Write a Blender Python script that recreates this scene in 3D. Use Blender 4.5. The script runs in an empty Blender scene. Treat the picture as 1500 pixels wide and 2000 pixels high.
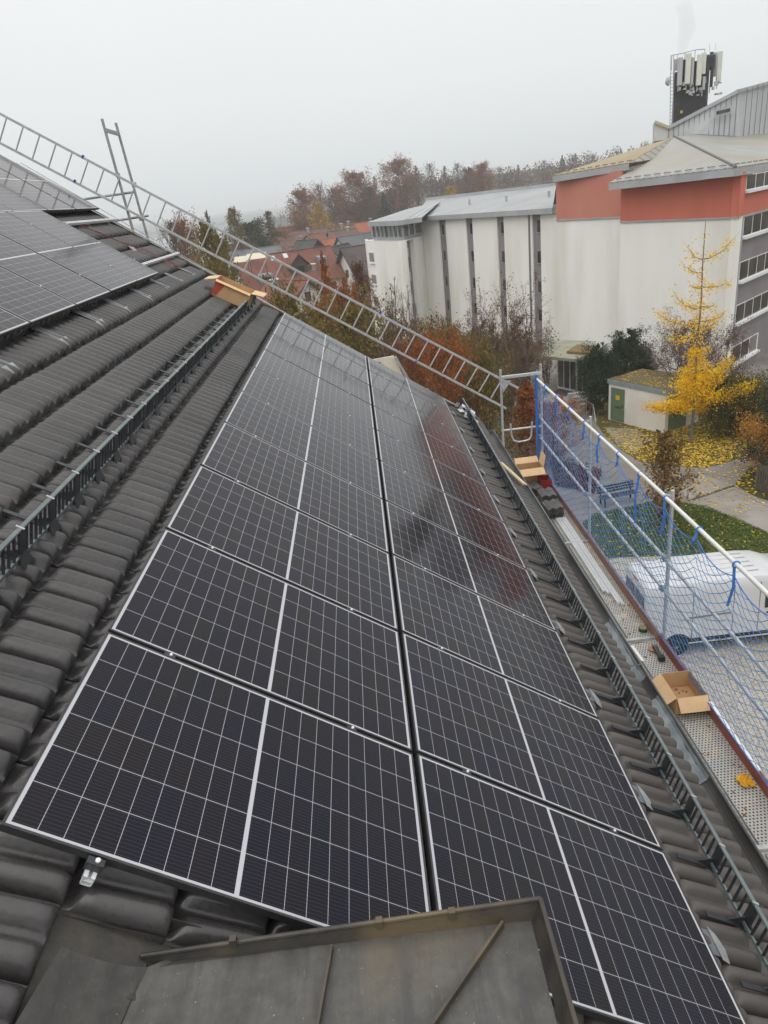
import bpy, math, random
import numpy as np
from mathutils import Vector, Matrix
random.seed(7); RNG = np.random.default_rng(7)
S = bpy.context.scene; COL = S.collection
R_ = math.radians

# ------------------------------------------------------------------ camera
RW = np.array([[9.93088965e-01, -1.17361894e-01, -7.02173089e-04],
               [-4.67481898e-02, -4.01045885e-01, 9.14864364e-01],
               [-1.07651818e-01, -9.08508879e-01, -4.03760699e-01]])
CW = np.array([1.36201377, -1.77626083, 14.22960217]); FPX = 1395.745
cd = bpy.data.cameras.new('camera'); cam = bpy.data.objects.new('camera', cd); COL.objects.link(cam)
cd.sensor_fit = 'HORIZONTAL'; cd.sensor_width = 36.0; cd.lens = FPX / 1500 * 36
cd.clip_start = 0.05; cd.clip_end = 20000
m = Matrix.Identity(4)
for i in range(3):
    m[i][0] = RW[i, 0]; m[i][1] = -RW[i, 1]; m[i][2] = -RW[i, 2]; m[i][3] = CW[i]
cam.matrix_world = m
S.camera = cam
S.view_settings.view_transform = 'Standard'; S.view_settings.look = 'None'
S.view_settings.exposure = 0.28; S.view_settings.gamma = 1.0
S.cycles.max_bounces = 8; S.cycles.volume_bounces = 2
S.cycles.transparent_max_bounces = 16
S.cycles.use_denoising = True

# ------------------------------------------------------------------ world and sun (overcast)
HAZE = .0006
SUN_EL, SUN_AZ = R_(55), R_(205)          # azimuth from +Y, clockwise: behind the camera, a little to the left
w = bpy.data.worlds.new('World'); S.world = w; w.use_nodes = True
nt = w.node_tree; nt.nodes.clear()
def wn(t, **k):
    n = nt.nodes.new(t)
    for a, b in k.items(): setattr(n, a, b)
    return n
sky = wn('ShaderNodeTexSky', sky_type='NISHITA', sun_disc=False, sun_elevation=SUN_EL, sun_rotation=SUN_AZ,
         air_density=1.0, dust_density=6.0, ozone_density=1.0, altitude=500)
hs = wn('ShaderNodeHueSaturation'); hs.inputs['Saturation'].default_value = 0.12; hs.inputs['Value'].default_value = 0.9
tc = wn('ShaderNodeTexCoord'); sx = wn('ShaderNodeSeparateXYZ')
rp = wn('ShaderNodeValToRGB')              # the cloud deck: pale grey low down, brighter overhead
cr = rp.color_ramp; cr.elements[0].position = 0.0; cr.elements[0].color = (6.5, 6.95, 7.15, 1)
cr.elements[1].position = 1.0; cr.elements[1].color = (15.5, 15.3, 15.0, 1)
e = cr.elements.new(0.12); e.color = (7.4, 7.65, 7.75, 1)
e = cr.elements.new(0.38); e.color = (8.6, 8.65, 8.65, 1)
nz = wn('ShaderNodeTexNoise'); nz.inputs['Scale'].default_value = 1.6; nz.inputs['Detail'].default_value = 3
mr = wn('ShaderNodeMapRange'); mr.inputs['To Min'].default_value = 0.94; mr.inputs['To Max'].default_value = 1.06
mu = wn('ShaderNodeMix', data_type='RGBA', blend_type='MULTIPLY'); mu.inputs[0].default_value = 1
mx = wn('ShaderNodeMix', data_type='RGBA'); mx.inputs[0].default_value = 0.88
bg = wn('ShaderNodeBackground'); bg.inputs['Strength'].default_value = 0.1
out = wn('ShaderNodeOutputWorld')
L = nt.links.new
L(sky.outputs[0], hs.inputs['Color']); L(tc.outputs['Generated'], sx.inputs[0]); L(sx.outputs['Z'], rp.inputs[0])
L(tc.outputs['Generated'], nz.inputs['Vector']); L(nz.outputs[0], mr.inputs['Value'])
L(rp.outputs[0], mu.inputs[6]); L(mr.outputs[0], mu.inputs[7])
L(hs.outputs[0], mx.inputs[6]); L(mu.outputs[2], mx.inputs[7]); L(mx.outputs[2], bg.inputs['Color']); L(bg.outputs[0], out.inputs[0])
sd = bpy.data.lights.new('sun', 'SUN'); so = bpy.data.objects.new('sun', sd); COL.objects.link(so)
sd.energy = 0.75; sd.angle = R_(60); sd.color = (1.0, 0.97, 0.93)
dv = Vector((math.sin(SUN_AZ) * math.cos(SUN_EL), math.cos(SUN_AZ) * math.cos(SUN_EL), math.sin(SUN_EL)))
so.rotation_euler = dv.to_track_quat('Z', 'Y').to_euler(); so.location = (0, -20, 60)

# ------------------------------------------------------------------ measuring helpers (rays from the surveyed camera station onto real planes)
def ray(x, y): return RW @ np.array([(x - 750) / FPX, (y - 1000) / FPX, 1.0])
def atd(x, y, D): return CW + ray(x, y) * D
def onz(x, y, z):
    d = ray(x, y); return CW + d * (z - CW[2]) / d[2]
def onx(x, y, X):
    d = ray(x, y); return CW + d * (X - CW[0]) / d[0]
def ony(x, y, Y):
    d = ray(x, y); return CW + d * (Y - CW[1]) / d[1]
def atY(x, y, Y): return ony(x, y, Y)
def PX(X):
    q = RW.T @ (np.asarray(X, float) - CW); return 750 + FPX * q[0] / q[2], 1000 + FPX * q[1] / q[2], q[2]
def zat(X, Y, py):                          # height over (X, Y) that shows at picture row py
    lo, hi = -40., 90.
    for _ in range(50):
        mid = (lo + hi) / 2
        if PX((X, Y, mid))[1] > py: lo = mid
        else: hi = mid
    return lo
def onwall(x, y, a, b):
    a = np.array([a[0], a[1], 0.]); d = np.array([b[0], b[1], 0.]) - a; n = np.array([-d[1], d[0], 0.])
    r = ray(x, y); return CW + r * ((a - CW) @ n) / (r @ n)
PITCH = R_(35); CP, SP = math.cos(PITCH), math.sin(PITCH); H0 = 12.5
PM = np.array([[CP, 0, SP], [0, 1, 0], [-SP, 0, CP]])
def rf(u, v, n=0.0): return PM @ np.array([u, v, n]) + np.array([0, 0, H0])
def roofhit(x, y, n=0.0):
    c = PM.T @ (CW - np.array([0, 0, H0])); d = PM.T @ ray(x, y); return c + d * (n - c[2]) / d[2]

# ------------------------------------------------------------------ materials
MATS = {}
def M(name, col, rough=.6, metal=0., col2=None, scale=4., detail=4., bump=0., bscale=None, spec=.5, contrast=(.35, .65), stretch=(1, 1, 1), col3=None, scale3=.5, alpha=None):
    if name in MATS: return MATS[name]
    mt = bpy.data.materials.new(name); mt.use_nodes = True; MATS[name] = mt
    t = mt.node_tree; b = t.nodes['Principled BSDF']
    b.inputs['Roughness'].default_value = rough; b.inputs['Metallic'].default_value = metal
    b.inputs['Specular IOR Level'].default_value = spec
    b.inputs['Base Color'].default_value = (*col, 1)
    tcn = t.nodes.new('ShaderNodeTexCoord'); mp = t.nodes.new('ShaderNodeMapping'); mp.inputs['Scale'].default_value = stretch
    t.links.new(tcn.outputs['Object'], mp.inputs['Vector'])
    if col2 is not None:
        n = t.nodes.new('ShaderNodeTexNoise'); n.inputs['Scale'].default_value = scale; n.inputs['Detail'].default_value = detail
        n.inputs['Roughness'].default_value = .65
        t.links.new(mp.outputs[0], n.inputs['Vector'])
        r = t.nodes.new('ShaderNodeValToRGB'); r.color_ramp.elements[0].position = contrast[0]; r.color_ramp.elements[1].position = contrast[1]
        r.color_ramp.elements[0].color = (*col, 1); r.color_ramp.elements[1].color = (*col2, 1)
        t.links.new(n.outputs[0], r.inputs[0]); last = r.outputs[0]
        if col3 is not None:
            n3 = t.nodes.new('ShaderNodeTexNoise'); n3.inputs['Scale'].default_value = scale3; n3.inputs['Detail'].default_value = 5
            t.links.new(mp.outputs[0], n3.inputs['Vector'])
            r3 = t.nodes.new('ShaderNodeValToRGB'); r3.color_ramp.elements[0].position = .5; r3.color_ramp.elements[1].position = .68
            t.links.new(n3.outputs[0], r3.inputs[0])
            mm = t.nodes.new('ShaderNodeMix'); mm.data_type = 'RGBA'; mm.inputs[7].default_value = (*col3, 1)
            t.links.new(r3.outputs[0], mm.inputs[0]); t.links.new(last, mm.inputs[6]); last = mm.outputs[2]
        t.links.new(last, b.inputs['Base Color'])
    if bump:
        n2 = t.nodes.new('ShaderNodeTexNoise'); n2.inputs['Scale'].default_value = bscale or scale * 6; n2.inputs['Detail'].default_value = 4
        t.links.new(mp.outputs[0], n2.inputs['Vector'])
        bp = t.nodes.new('ShaderNodeBump'); bp.inputs['Strength'].default_value = bump; bp.inputs['Distance'].default_value = .02
        t.links.new(n2.outputs[0], bp.inputs['Height']); t.links.new(bp.outputs[0], b.inputs['Normal'])
    return mt
def LEAF(name, cols, rough=.75, trans=.25):
    """leaf material: every loose leaf picks its own colour"""
    if name in MATS: return MATS[name]
    mt = bpy.data.materials.new(name); mt.use_nodes = True; MATS[name] = mt
    t = mt.node_tree; b = t.nodes['Principled BSDF']; b.inputs['Roughness'].default_value = rough; b.inputs['Specular IOR Level'].default_value = .2
    g = t.nodes.new('ShaderNodeNewGeometry'); r = t.nodes.new('ShaderNodeValToRGB'); r.color_ramp.interpolation = 'LINEAR'
    r.color_ramp.elements[0].color = (*cols[0], 1); r.color_ramp.elements[1].color = (*cols[-1], 1)
    for i, c_ in enumerate(cols[1:-1]):
        e_ = r.color_ramp.elements.new((i + 1) / (len(cols) - 1)); e_.color = (*c_, 1)
    t.links.new(g.outputs['Random Per Island'], r.inputs[0]); t.links.new(r.outputs[0], b.inputs['Base Color'])
    if trans:
        tr = t.nodes.new('ShaderNodeBsdfTranslucent'); ms = t.nodes.new('ShaderNodeMixShader'); ms.inputs[0].default_value = trans
        t.links.new(r.outputs[0], tr.inputs['Color']); t.links.new(b.outputs[0], ms.inputs[1]); t.links.new(tr.outputs[0], ms.inputs[2])
        t.links.new(ms.outputs[0], t.nodes['Material Output'].inputs['Surface'])
    return mt
class NT:
    """short-hand for maths in a node tree"""
    def __init__(s, t): s.t = t
    def n(s, k, **a):
        q = s.t.nodes.new(k)
        for x, y in a.items(): setattr(q, x, y)
        return q
    def put(s, sock, v):
        if hasattr(v, 'is_linked') or isinstance(v, bpy.types.NodeSocket): s.t.links.new(v, sock)
        else: sock.default_value = v
    def m(s, op, a, b=0.0, c=0.0):
        q = s.n('ShaderNodeMath', operation=op); s.put(q.inputs[0], a); s.put(q.inputs[1], b)
        if op in ('MULTIPLY_ADD', 'COMPARE', 'SMOOTH_MIN'): s.put(q.inputs[2], c)
        return q.outputs[0]
    def mix(s, f, a, b):
        q = s.n('ShaderNodeMix', data_type='RGBA'); s.put(q.inputs[0], f); s.put(q.inputs[6], a); s.put(q.inputs[7], b); return q.outputs[2]

# ------------------------------------------------------------------ mesh helpers
class MB:
    def __init__(s): s.v = []; s.f = []; s.smooth = False
    def add(s, vs, fs):
        o = len(s.v); s.v += [tuple(map(float, p)) for p in vs]; s.f += [tuple(i + o for i in q) for q in fs]; return s
    def box(s, c, d, R=None):
        c = np.asarray(c, float); h = np.asarray(d, float) / 2
        p = [np.array([sx, sy, sz]) * h for sx in (-1, 1) for sy in (-1, 1) for sz in (-1, 1)]
        if R is not None: p = [R @ q for q in p]
        return s.add([q + c for q in p], [(0, 1, 3, 2), (4, 6, 7, 5), (0, 4, 5, 1), (2, 3, 7, 6), (0, 2, 6, 4), (1, 5, 7, 3)])
    def beam(s, a, b, wd, ht, up=(0, 0, 1)):
        a = np.asarray(a, float); b = np.asarray(b, float); x = b - a; l = np.linalg.norm(x); x = x / l
        y = np.cross(up, x); y /= np.linalg.norm(y); z = np.cross(x, y)
        return s.box((a + b) / 2, (l, wd, ht), np.stack([x, y, z], 1))
    def tube(s, pts, r, n=8, caps=True, closed=False):
        pts = [np.asarray(p, float) for p in pts]; k = len(pts)
        rr = r if hasattr(r, '__len__') else [r] * k
        vs = []; prev = None
        for i, p in enumerate(pts):
            if closed: t = pts[(i + 1) % k] - pts[i - 1]
            else: t = pts[min(i + 1, k - 1)] - pts[max(i - 1, 0)]
            t = t / (np.linalg.norm(t) + 1e-12)
            a = prev if prev is not None else (np.array([0, 0, 1.]) if abs(t[2]) < .9 else np.array([1., 0, 0]))
            a = a - t * (a @ t); a /= np.linalg.norm(a) + 1e-12; prev = a; b = np.cross(t, a)
            for j in range(n):
                th = 2 * math.pi * j / n; vs.append(p + rr[i] * (a * math.cos(th) + b * math.sin(th)))
        fs = []
        for i in range(k if closed else k - 1):
            i2 = (i + 1) % k
            for j in range(n): fs.append((i * n + j, i * n + (j + 1) % n, i2 * n + (j + 1) % n, i2 * n + j))
        if caps and not closed: fs += [tuple(range(n))[::-1], tuple((k - 1) * n + j for j in range(n))]
        return s.add(vs, fs)
    def prism(s, poly, off):
        """a flat outline pushed along the vector off"""
        p = [np.asarray(q, float) for q in poly]; n = len(p); off = np.asarray(off, float)
        fs = [tuple(range(n)), tuple(range(2 * n - 1, n - 1, -1))] + [(i, i + n, (i + 1) % n + n, (i + 1) % n) for i in range(n)]
        return s.add(p + [q + off for q in p], fs)
    def lathe(s, prof, n=16, c=(0, 0, 0), axis='z'):
        vs = []
        for r, z in prof:
            for j in range(n):
                t = 2 * math.pi * j / n; x, y = r * math.cos(t), r * math.sin(t)
                q = {'z': (x, y, z), 'y': (x, z, y), 'x': (z, x, y)}[axis]; vs.append(np.asarray(q) + np.asarray(c, float))
        k = len(prof)
        fs = [(i * n + j, i * n + (j + 1) % n, (i + 1) * n + (j + 1) % n, (i + 1) * n + j) for i in range(k - 1) for j in range(n)]
        fs += [tuple(range(n))[::-1], tuple((k - 1) * n + j for j in range(n))]
        return s.add(vs, fs)
    def quad(s, *p): return s.add(p, [tuple(range(len(p)))])
ORG = {}
def np_mesh(name, V, F, smooth=False):
    me = bpy.data.meshes.new(name); V = np.asarray(V, np.float32); F = np.asarray(F, np.int32); k = F.shape[1]
    me.vertices.add(len(V)); me.vertices.foreach_set('co', V.ravel())
    me.loops.add(F.size); me.loops.foreach_set('vertex_index', F.ravel())
    me.polygons.add(len(F)); me.polygons.foreach_set('loop_start', np.arange(0, F.size, k, dtype=np.int32))
    me.polygons.foreach_set('loop_total', np.full(len(F), k, np.int32))
    if smooth: me.polygons.foreach_set('use_smooth', np.ones(len(F), bool))
    me.update(calc_edges=True); return me
def obj(name, mesh, mat=None, parent=None, smooth=False, bevel=0):
    """link one mesh object; its points are world points unless the thing was made with local=True"""
    org = np.zeros(3)
    if parent is not None: org = ORG.get(parent, np.zeros(3))
    if isinstance(mesh, MB):
        me = bpy.data.meshes.new(name); me.from_pydata([tuple(np.asarray(p) - org) for p in mesh.v], [], mesh.f)
        import bmesh
        bm = bmesh.new(); bm.from_mesh(me); bmesh.ops.recalc_face_normals(bm, faces=bm.faces[:]); bm.to_mesh(me); bm.free()
        if smooth:
            me.polygons.foreach_set('use_smooth', [True] * len(me.polygons)); me.set_sharp_from_angle(angle=R_(40))
    else: me = mesh
    o = bpy.data.objects.new(name, me); COL.objects.link(o)
    if mat is not None and not me.materials: me.materials.append(mat)
    if parent is not None: o.parent = parent
    ORG[o] = org
    if bevel:
        b = o.modifiers.new('bevel', 'BEVEL'); b.width = bevel; b.segments = 2; b.limit_method = 'ANGLE'; b.harden_normals = False
    return o
def tag(o, label=None, cat=None, group=None, kind=None):
    if label: o['label'] = label
    if cat: o['category'] = cat
    if group: o['group'] = group
    if kind: o['kind'] = kind
    return o
def thing(name, label, cat, loc=(0, 0, 0), rot=(0, 0, 0), group=None, local=False):
    o = bpy.data.objects.new(name, None); COL.objects.link(o); o.empty_display_size = .1
    o.location = tuple(float(q) for q in loc); o.rotation_euler = rot
    ORG[o] = np.zeros(3) if local else np.asarray(loc, float)
    return tag(o, label, cat, group)
def copy_tree(o, parent=None):
    c_ = o.copy(); COL.objects.link(c_); ORG[c_] = ORG.get(o, np.zeros(3))
    if parent is not None: c_.parent = parent
    for ch in list(o.children): copy_tree(ch, c_)
    return c_
def rz(a):
    c_, s_ = math.cos(a), math.sin(a); return np.array([[c_, -s_, 0], [s_, c_, 0], [0, 0, 1.]])
ORD = ['first', 'second', 'third', 'fourth', 'fifth', 'sixth', 'seventh', 'eighth', 'ninth', 'tenth', 'eleventh', 'twelfth']
ROT = (0, PITCH, 0)

# ------------------------------------------------------------------ materials of the roof
def tile_mat():
    mt = bpy.data.materials.new('tile_clay'); mt.use_nodes = True; t = mt.node_tree; q = NT(t); b = t.nodes['Principled BSDF']
    tcn = q.n('ShaderNodeTexCoord'); sp = q.n('ShaderNodeSeparateXYZ'); t.links.new(tcn.outputs['Object'], sp.inputs[0])
    iu = q.m('FLOOR', q.m('DIVIDE', q.m('ADD', sp.outputs[0], 19.87), .36)); iv = q.m('FLOOR', q.m('DIVIDE', q.m('SUBTRACT', sp.outputs[1], 2.212 - 25.75), .2575))
    cb = q.n('ShaderNodeCombineXYZ'); q.put(cb.inputs[0], iu); q.put(cb.inputs[1], iv)
    wnz = q.n('ShaderNodeTexWhiteNoise', noise_dimensions='2D'); t.links.new(cb.outputs[0], wnz.inputs['Vector'])
    n1 = q.n('ShaderNodeTexNoise'); n1.inputs['Scale'].default_value = 1.3; n1.inputs['Detail'].default_value = 6; t.links.new(tcn.outputs['Object'], n1.inputs['Vector'])
    n2 = q.n('ShaderNodeTexNoise'); n2.inputs['Scale'].default_value = 38; n2.inputs['Detail'].default_value = 5; t.links.new(tcn.outputs['Object'], n2.inputs['Vector'])
    f = q.m('ADD', q.m('MULTIPLY', wnz.outputs['Value'], .22), q.m('ADD', q.m('MULTIPLY', n1.outputs[0], .6), q.m('MULTIPLY', n2.outputs[0], .35)))
    r = q.n('ShaderNodeValToRGB'); e0, e1 = r.color_ramp.elements[0], r.color_ramp.elements[1]
    e0.position = .32; e0.color = (.030, .029, .030, 1); e1.position = .9; e1.color = (.074, .070, .069, 1)
    t.links.new(f, r.inputs[0])
    n3 = q.n('ShaderNodeTexNoise'); n3.inputs['Scale'].default_value = 9; n3.inputs['Detail'].default_value = 7; n3.inputs['Roughness'].default_value = .75; t.links.new(tcn.outputs['Object'], n3.inputs['Vector'])
    r3 = q.n('ShaderNodeValToRGB'); r3.color_ramp.elements[0].position = .66; r3.color_ramp.elements[1].position = .74; t.links.new(n3.outputs[0], r3.inputs[0])
    old = q.m('GREATER_THAN', sp.outputs[0], 2.4)        # the lowest courses are older and rougher
    spots = q.m('MULTIPLY', r3.outputs[0], q.m('ADD', .25, q.m('MULTIPLY', old, .45)))
    c1 = q.mix(spots, r.outputs[0], (.24, .22, .18, 1))
    c2 = q.mix(q.m('MULTIPLY', old, .25), c1, (.155, .13, .11, 1))
    t.links.new(c2, b.inputs['Base Color'])
    q.put(b.inputs['Roughness'], q.m('ADD', .20, q.m('ADD', q.m('MULTIPLY', n2.outputs[0], .2), q.m('MULTIPLY', old, .2))))
    bp = q.n('ShaderNodeBump'); bp.inputs['Strength'].default_value = .25; bp.inputs['Distance'].default_value = .006
    t.links.new(n2.outputs[0], bp.inputs['Height']); t.links.new(bp.outputs[0], b.inputs['Normal'])
    return mt
TILE = tile_mat()
def zinc_mat():
    mt = bpy.data.materials.new('weathered_zinc'); mt.use_nodes = True; t = mt.node_tree; q = NT(t); b = t.nodes['Principled BSDF']; b.inputs['Metallic'].default_value = .3
    tcn = q.n('ShaderNodeTexCoord')
    def noise(sc, det, st=(1, 1, 1), ro=.6):
        mp = q.n('ShaderNodeMapping'); mp.inputs['Scale'].default_value = st; t.links.new(tcn.outputs['Object'], mp.inputs['Vector'])
        n = q.n('ShaderNodeTexNoise'); n.inputs['Scale'].default_value = sc; n.inputs['Detail'].default_value = det; n.inputs['Roughness'].default_value = ro; t.links.new(mp.outputs[0], n.inputs['Vector']); return n.outputs[0]
    def ramp(v, a, c): 
        r = q.n('ShaderNodeMapRange'); r.inputs['From Min'].default_value = a; r.inputs['From Max'].default_value = c; t.links.new(v, r.inputs['Value']); return r.outputs[0]
    c = q.mix(ramp(noise(7, 9, ro=.7), .35, .68), (.056, .054, .051, 1), (.110, .106, .098, 1))
    c = q.mix(q.m('MULTIPLY', ramp(noise(4, 6, (3.5, .35, 1)), .48, .66), .7), c, (.046, .045, .050, 1))
    c = q.mix(q.m('MULTIPLY', ramp(noise(26, 8, (2.5, .5, 1), .8), .56, .72), .45), c, (.19, .185, .17, 1))
    c = q.mix(q.m('MULTIPLY', ramp(noise(2.2, 4), .58, .74), .5), c, (.15, .125, .08, 1))
    c = q.mix(ramp(noise(95, 2), .735, .765), c, (.42, .41, .38, 1))
    t.links.new(c, b.inputs['Base Color']); q.put(b.inputs['Roughness'], q.m('ADD', .38, q.m('MULTIPLY', noise(12, 6), .3)))
    bp = q.n('ShaderNodeBump'); bp.inputs['Strength'].default_value = .2; bp.inputs['Distance'].default_value = .01; t.links.new(noise(9, 7), bp.inputs['Height']); t.links.new(bp.outputs[0], b.inputs['Normal']); return mt
ZINC = zinc_mat()
ZINCD = M('dark_zinc', (.036, .034, .033), .5, .3, col2=(.075, .067, .056), scale=9, detail=8, bump=.1, col3=(.13, .10, .06), scale3=2.2, contrast=(.35, .7))
ZINCL = M('pale_zinc', (.30, .31, .32), .5, .5, col2=(.42, .43, .44), scale=9, bump=.1)
GUTTER = M('gutter_zinc', (.06, .058, .055), .55, .3, col2=(.17, .175, .18), scale=1.1, col3=(.03, .027, .023), scale3=.8, stretch=(1, .5, 1))
GALV = M('galvanised_steel', (.40, .41, .42), .45, .55, col2=(.56, .57, .58), scale=14, detail=6)
ALU = M('aluminium', (.72, .73, .75), .38, .3, col2=(.80, .81, .82), scale=12)
ALUD = M('dull_aluminium', (.36, .36, .37), .4, .6, col2=(.5, .5, .51), scale=12)
SLATE = M('slate_coated_metal', (.10, .125, .13), .42, .2, col2=(.145, .17, .175), scale=8)
DARKM = M('black_coated_metal', (.022, .026, .032), .45, .2, col2=(.04, .045, .05), scale=10)
BLACK = M('black_rubber', (.012, .012, .012), .7)
PLASTER = M('white_render', (.70, .69, .64), .9, col2=(.77, .76, .71), scale=.9, detail=6, contrast=(.3, .7), bump=.08, bscale=40, col3=(.64, .62, .55), scale3=.35)
WOODB = M('brown_board', (.23, .12, .07), .8, col2=(.34, .19, .115), scale=3, stretch=(6, .6, 6), bump=.2, bscale=30)
CARD = M('cardboard', (.44, .27, .135), .85, col2=(.50, .32, .165), scale=6, bump=.05, bscale=60)
CARDL = M('pale_cardboard', (.60, .40, .22), .85, col2=(.66, .45, .26), scale=6)

# ------------------------------------------------------------------ the tiled house
house = thing('tiled_house', 'house with dark ribbed roof tiles on which the solar panels are fixed', 'house', (-6, 4, 0))
def build_tiles():
    # one tile, local (du from the lower edge, dv across, n)
    rows = [(-.405, -.170, .0), (-.345, -.166, .0), (-.332, -.165, .22), (-.318, -.164, .72), (-.298, -.162, .96), (-.26, -.158, 1.), (-.07, -.1345, 1.), (-.036, -.1325, .96), (-.016, -.132, .80), (-.004, -.1325, .50), (0., -.140, .20), (-.003, -.172, 0.)]
    dvs = [0., .002, .0150, .0170, .022, .032, .045, .058, .071, .084, .097, .110, .126, .140, .152, .165, .178, .191, .204, .217, .230, .243, .2535, .2575]
    hs_ = []
    for d in dvs:
        h = 0.
        for c_ in (.065, .197):
            x = min(1., abs(d - c_) / .047); h = max(h, .056 * (1 - x ** 2.2) ** .66)
        if d < .0172: h = -.032 if .001 < d < .016 else 0.
        hs_.append(h)
    nr, ncol = len(rows), len(dvs)
    T = np.array([[(du, dv, n + (h * k if h > 0 else h)) for dv, h in zip(dvs, hs_)] for du, n, k in rows]).reshape(-1, 3)
    F = np.array([(i * ncol + j, i * ncol + j + 1, (i + 1) * ncol + j + 1, (i + 1) * ncol + j) for i in range(nr - 1) for j in range(ncol - 1)])
    VV, FF, k = [], [], 0
    rng = np.random.default_rng(3)
    for a in range(-20, 13):
        ue = -.07 + .36 * a
        for j in range(-17, 38):
            v0 = 2.212 + .2575 * j
            if v0 + .2575 > 11.98: continue
            if v0 < -.16 and .31 < ue < 3.2: continue
            if v0 < -.16 and ue >= 3.2 and v0 < -1.4: continue
            V = T.copy(); V[:, 0] += rng.normal(0, .0022); V[:, 2] += rng.normal(0, .0016) + (V[:, 1] - .13) * rng.normal(0, .012)
            V[:, 0] += ue + (.09 if a == 12 else 0); V[:, 1] += v0
            VV.append(V); FF.append(F + k); k += len(V)
    V = np.concatenate(VV); F = np.concatenate(FF)
    return np_mesh('roof', V, F, smooth=True)
rt = bpy.data.objects.new('roof', build_tiles()); COL.objects.link(rt); rt.data.materials.append(TILE)
rt.data.set_sharp_from_angle(angle=R_(55))
rt.parent = house; rt.location = (6, -4, H0); rt.rotation_euler = ROT
# far pitch, ridge and structure below the tiles
b = MB()
ur = -7.4; ridge = rf(ur, 0, -.2)
def P3(u, v, n): return rf(u, v, n)
b.prism([P3(ur, -2, -.19), P3(4.2, -2, -.19), P3(4.2, 11.9, -.19), P3(ur, 11.9, -.19)], PM @ np.array([0, 0, -.12]))
obj('roof_deck', b, M('roof_boards', (.05, .04, .035), .8), house)
b = MB(); rx, rz_ = ridge[0], ridge[2]
b.prism([(rx, -2, rz_ + .1), (rx, 11.9, rz_ + .1), (rx - 9.3, 11.9, rz_ + .1 - 9.3 * .7), (rx - 9.3, -2, rz_ + .1 - 9.3 * .7)], (0, 0, -.15))
obj('far_roof_slope', b, TILE, house)
b = MB().tube([(rx, -2, rz_ + .08), (rx, 11.95, rz_ + .08)], .11, 10); obj('ridge_cap', b, TILE, house)
b = MB()      # walls: gable outline pushed along the house
xl, xr = rx - 8.7, 2.75
b.prism([(xl, -14, 0), (xr, -14, 0), (xr, -14, 9.9), (rx, -14, rz_ - .45), (xl, -14, 9.9)], (0, 25.55, 0)); obj('wall', b, PLASTER, house)
b = MB().prism([rf(ur, 11.86, -.10), rf(4.2, 11.86, -.10), rf(4.2, 11.86, -.34), rf(ur, 11.86, -.34)], (0, .035, 0)); obj('verge_board', b, ZINCD, house)
b = MB().tube([rf(-7.2, 11.93, -.085), rf(4.2, 11.93, -.085)], .014, 6); obj('verge_trim', b, ALUD, house)
# gutter: half round, hung along the eaves
b = MB(); gx, gz, gr = 3.615, 9.69, .105
ga = [math.pi + math.pi * k / 12 for k in range(13)]
prof = [(gx + gr * math.cos(a), gz + gr * math.sin(a)) for a in ga]
ins = [(gx + (gr - .006) * math.cos(a), gz + (gr - .006) * math.sin(a)) for a in ga[::-1]]
for (x0, z0), (x1, z1) in zip(prof[:-1], prof[1:]): b.quad((x0, -2, z0), (x1, -2, z1), (x1, 11.9, z1), (x0, 11.9, z0))
for (x0, z0), (x1, z1) in zip(ins[:-1], ins[1:]): b.quad((x0, -2, z0), (x1, -2, z1), (x1, 11.9, z1), (x0, 11.9, z0))
b.tube([(gx + gr, -2, gz + .004), (gx + gr, 11.9, gz + .004)], .011, 8)
b.prism([(x, 11.9, z) for x, z in prof], (0, .01, 0))
gut = obj('gutter', b, GUTTER, house, smooth=True)
for k in range(14):
    if k % 5: continue
    y = -.9 + .98 * k; bb = MB().beam((gx - gr, y, gz + .012), (gx + gr, y, gz + .016), .025, .004); obj('gutter_strap', bb, GUTTER, gut)
b = MB().beam((3.40, -2, 9.86), (3.40, 11.9, 9.86), .02, .2); obj('fascia', b, ZINCD, house)
# torn strip of old lining lying in the gutter
b = MB(); rg = np.random.default_rng(11); pv = []
for k in range(26):
    y = 4.9 - k * .095; wob = rg.normal(0, .018)
    if 12 <= k <= 13: pv.append(None); continue
    pv.append([(gx + gr * .98 * math.cos(a), y, gz + gr * .98 * math.sin(a) + .004 + .01 * rg.random()) for a in (math.pi * (1.22 + wob), math.pi * 1.4, math.pi * 1.6, math.pi * 1.8, math.pi * 1.97)])
LIN = M('blue_grey_lining', (.20, .23, .25), .5, .2, col2=(.34, .37, .39), scale=6)
for part_ in (pv[:12], pv[14:]):
    b = MB()
    for p, q in zip(part_[:-1], part_[1:]):
        for i in range(4): b.quad(p[i], p[i + 1], q[i + 1], q[i])
    obj('gutter_lining', b, LIN, house, smooth=True)
0 and obj('gutter_lining', b, M('blue_grey_lining', (.20, .23, .25), .5, .2, col2=(.34, .37, .39), scale=6), house, smooth=True)

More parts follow.
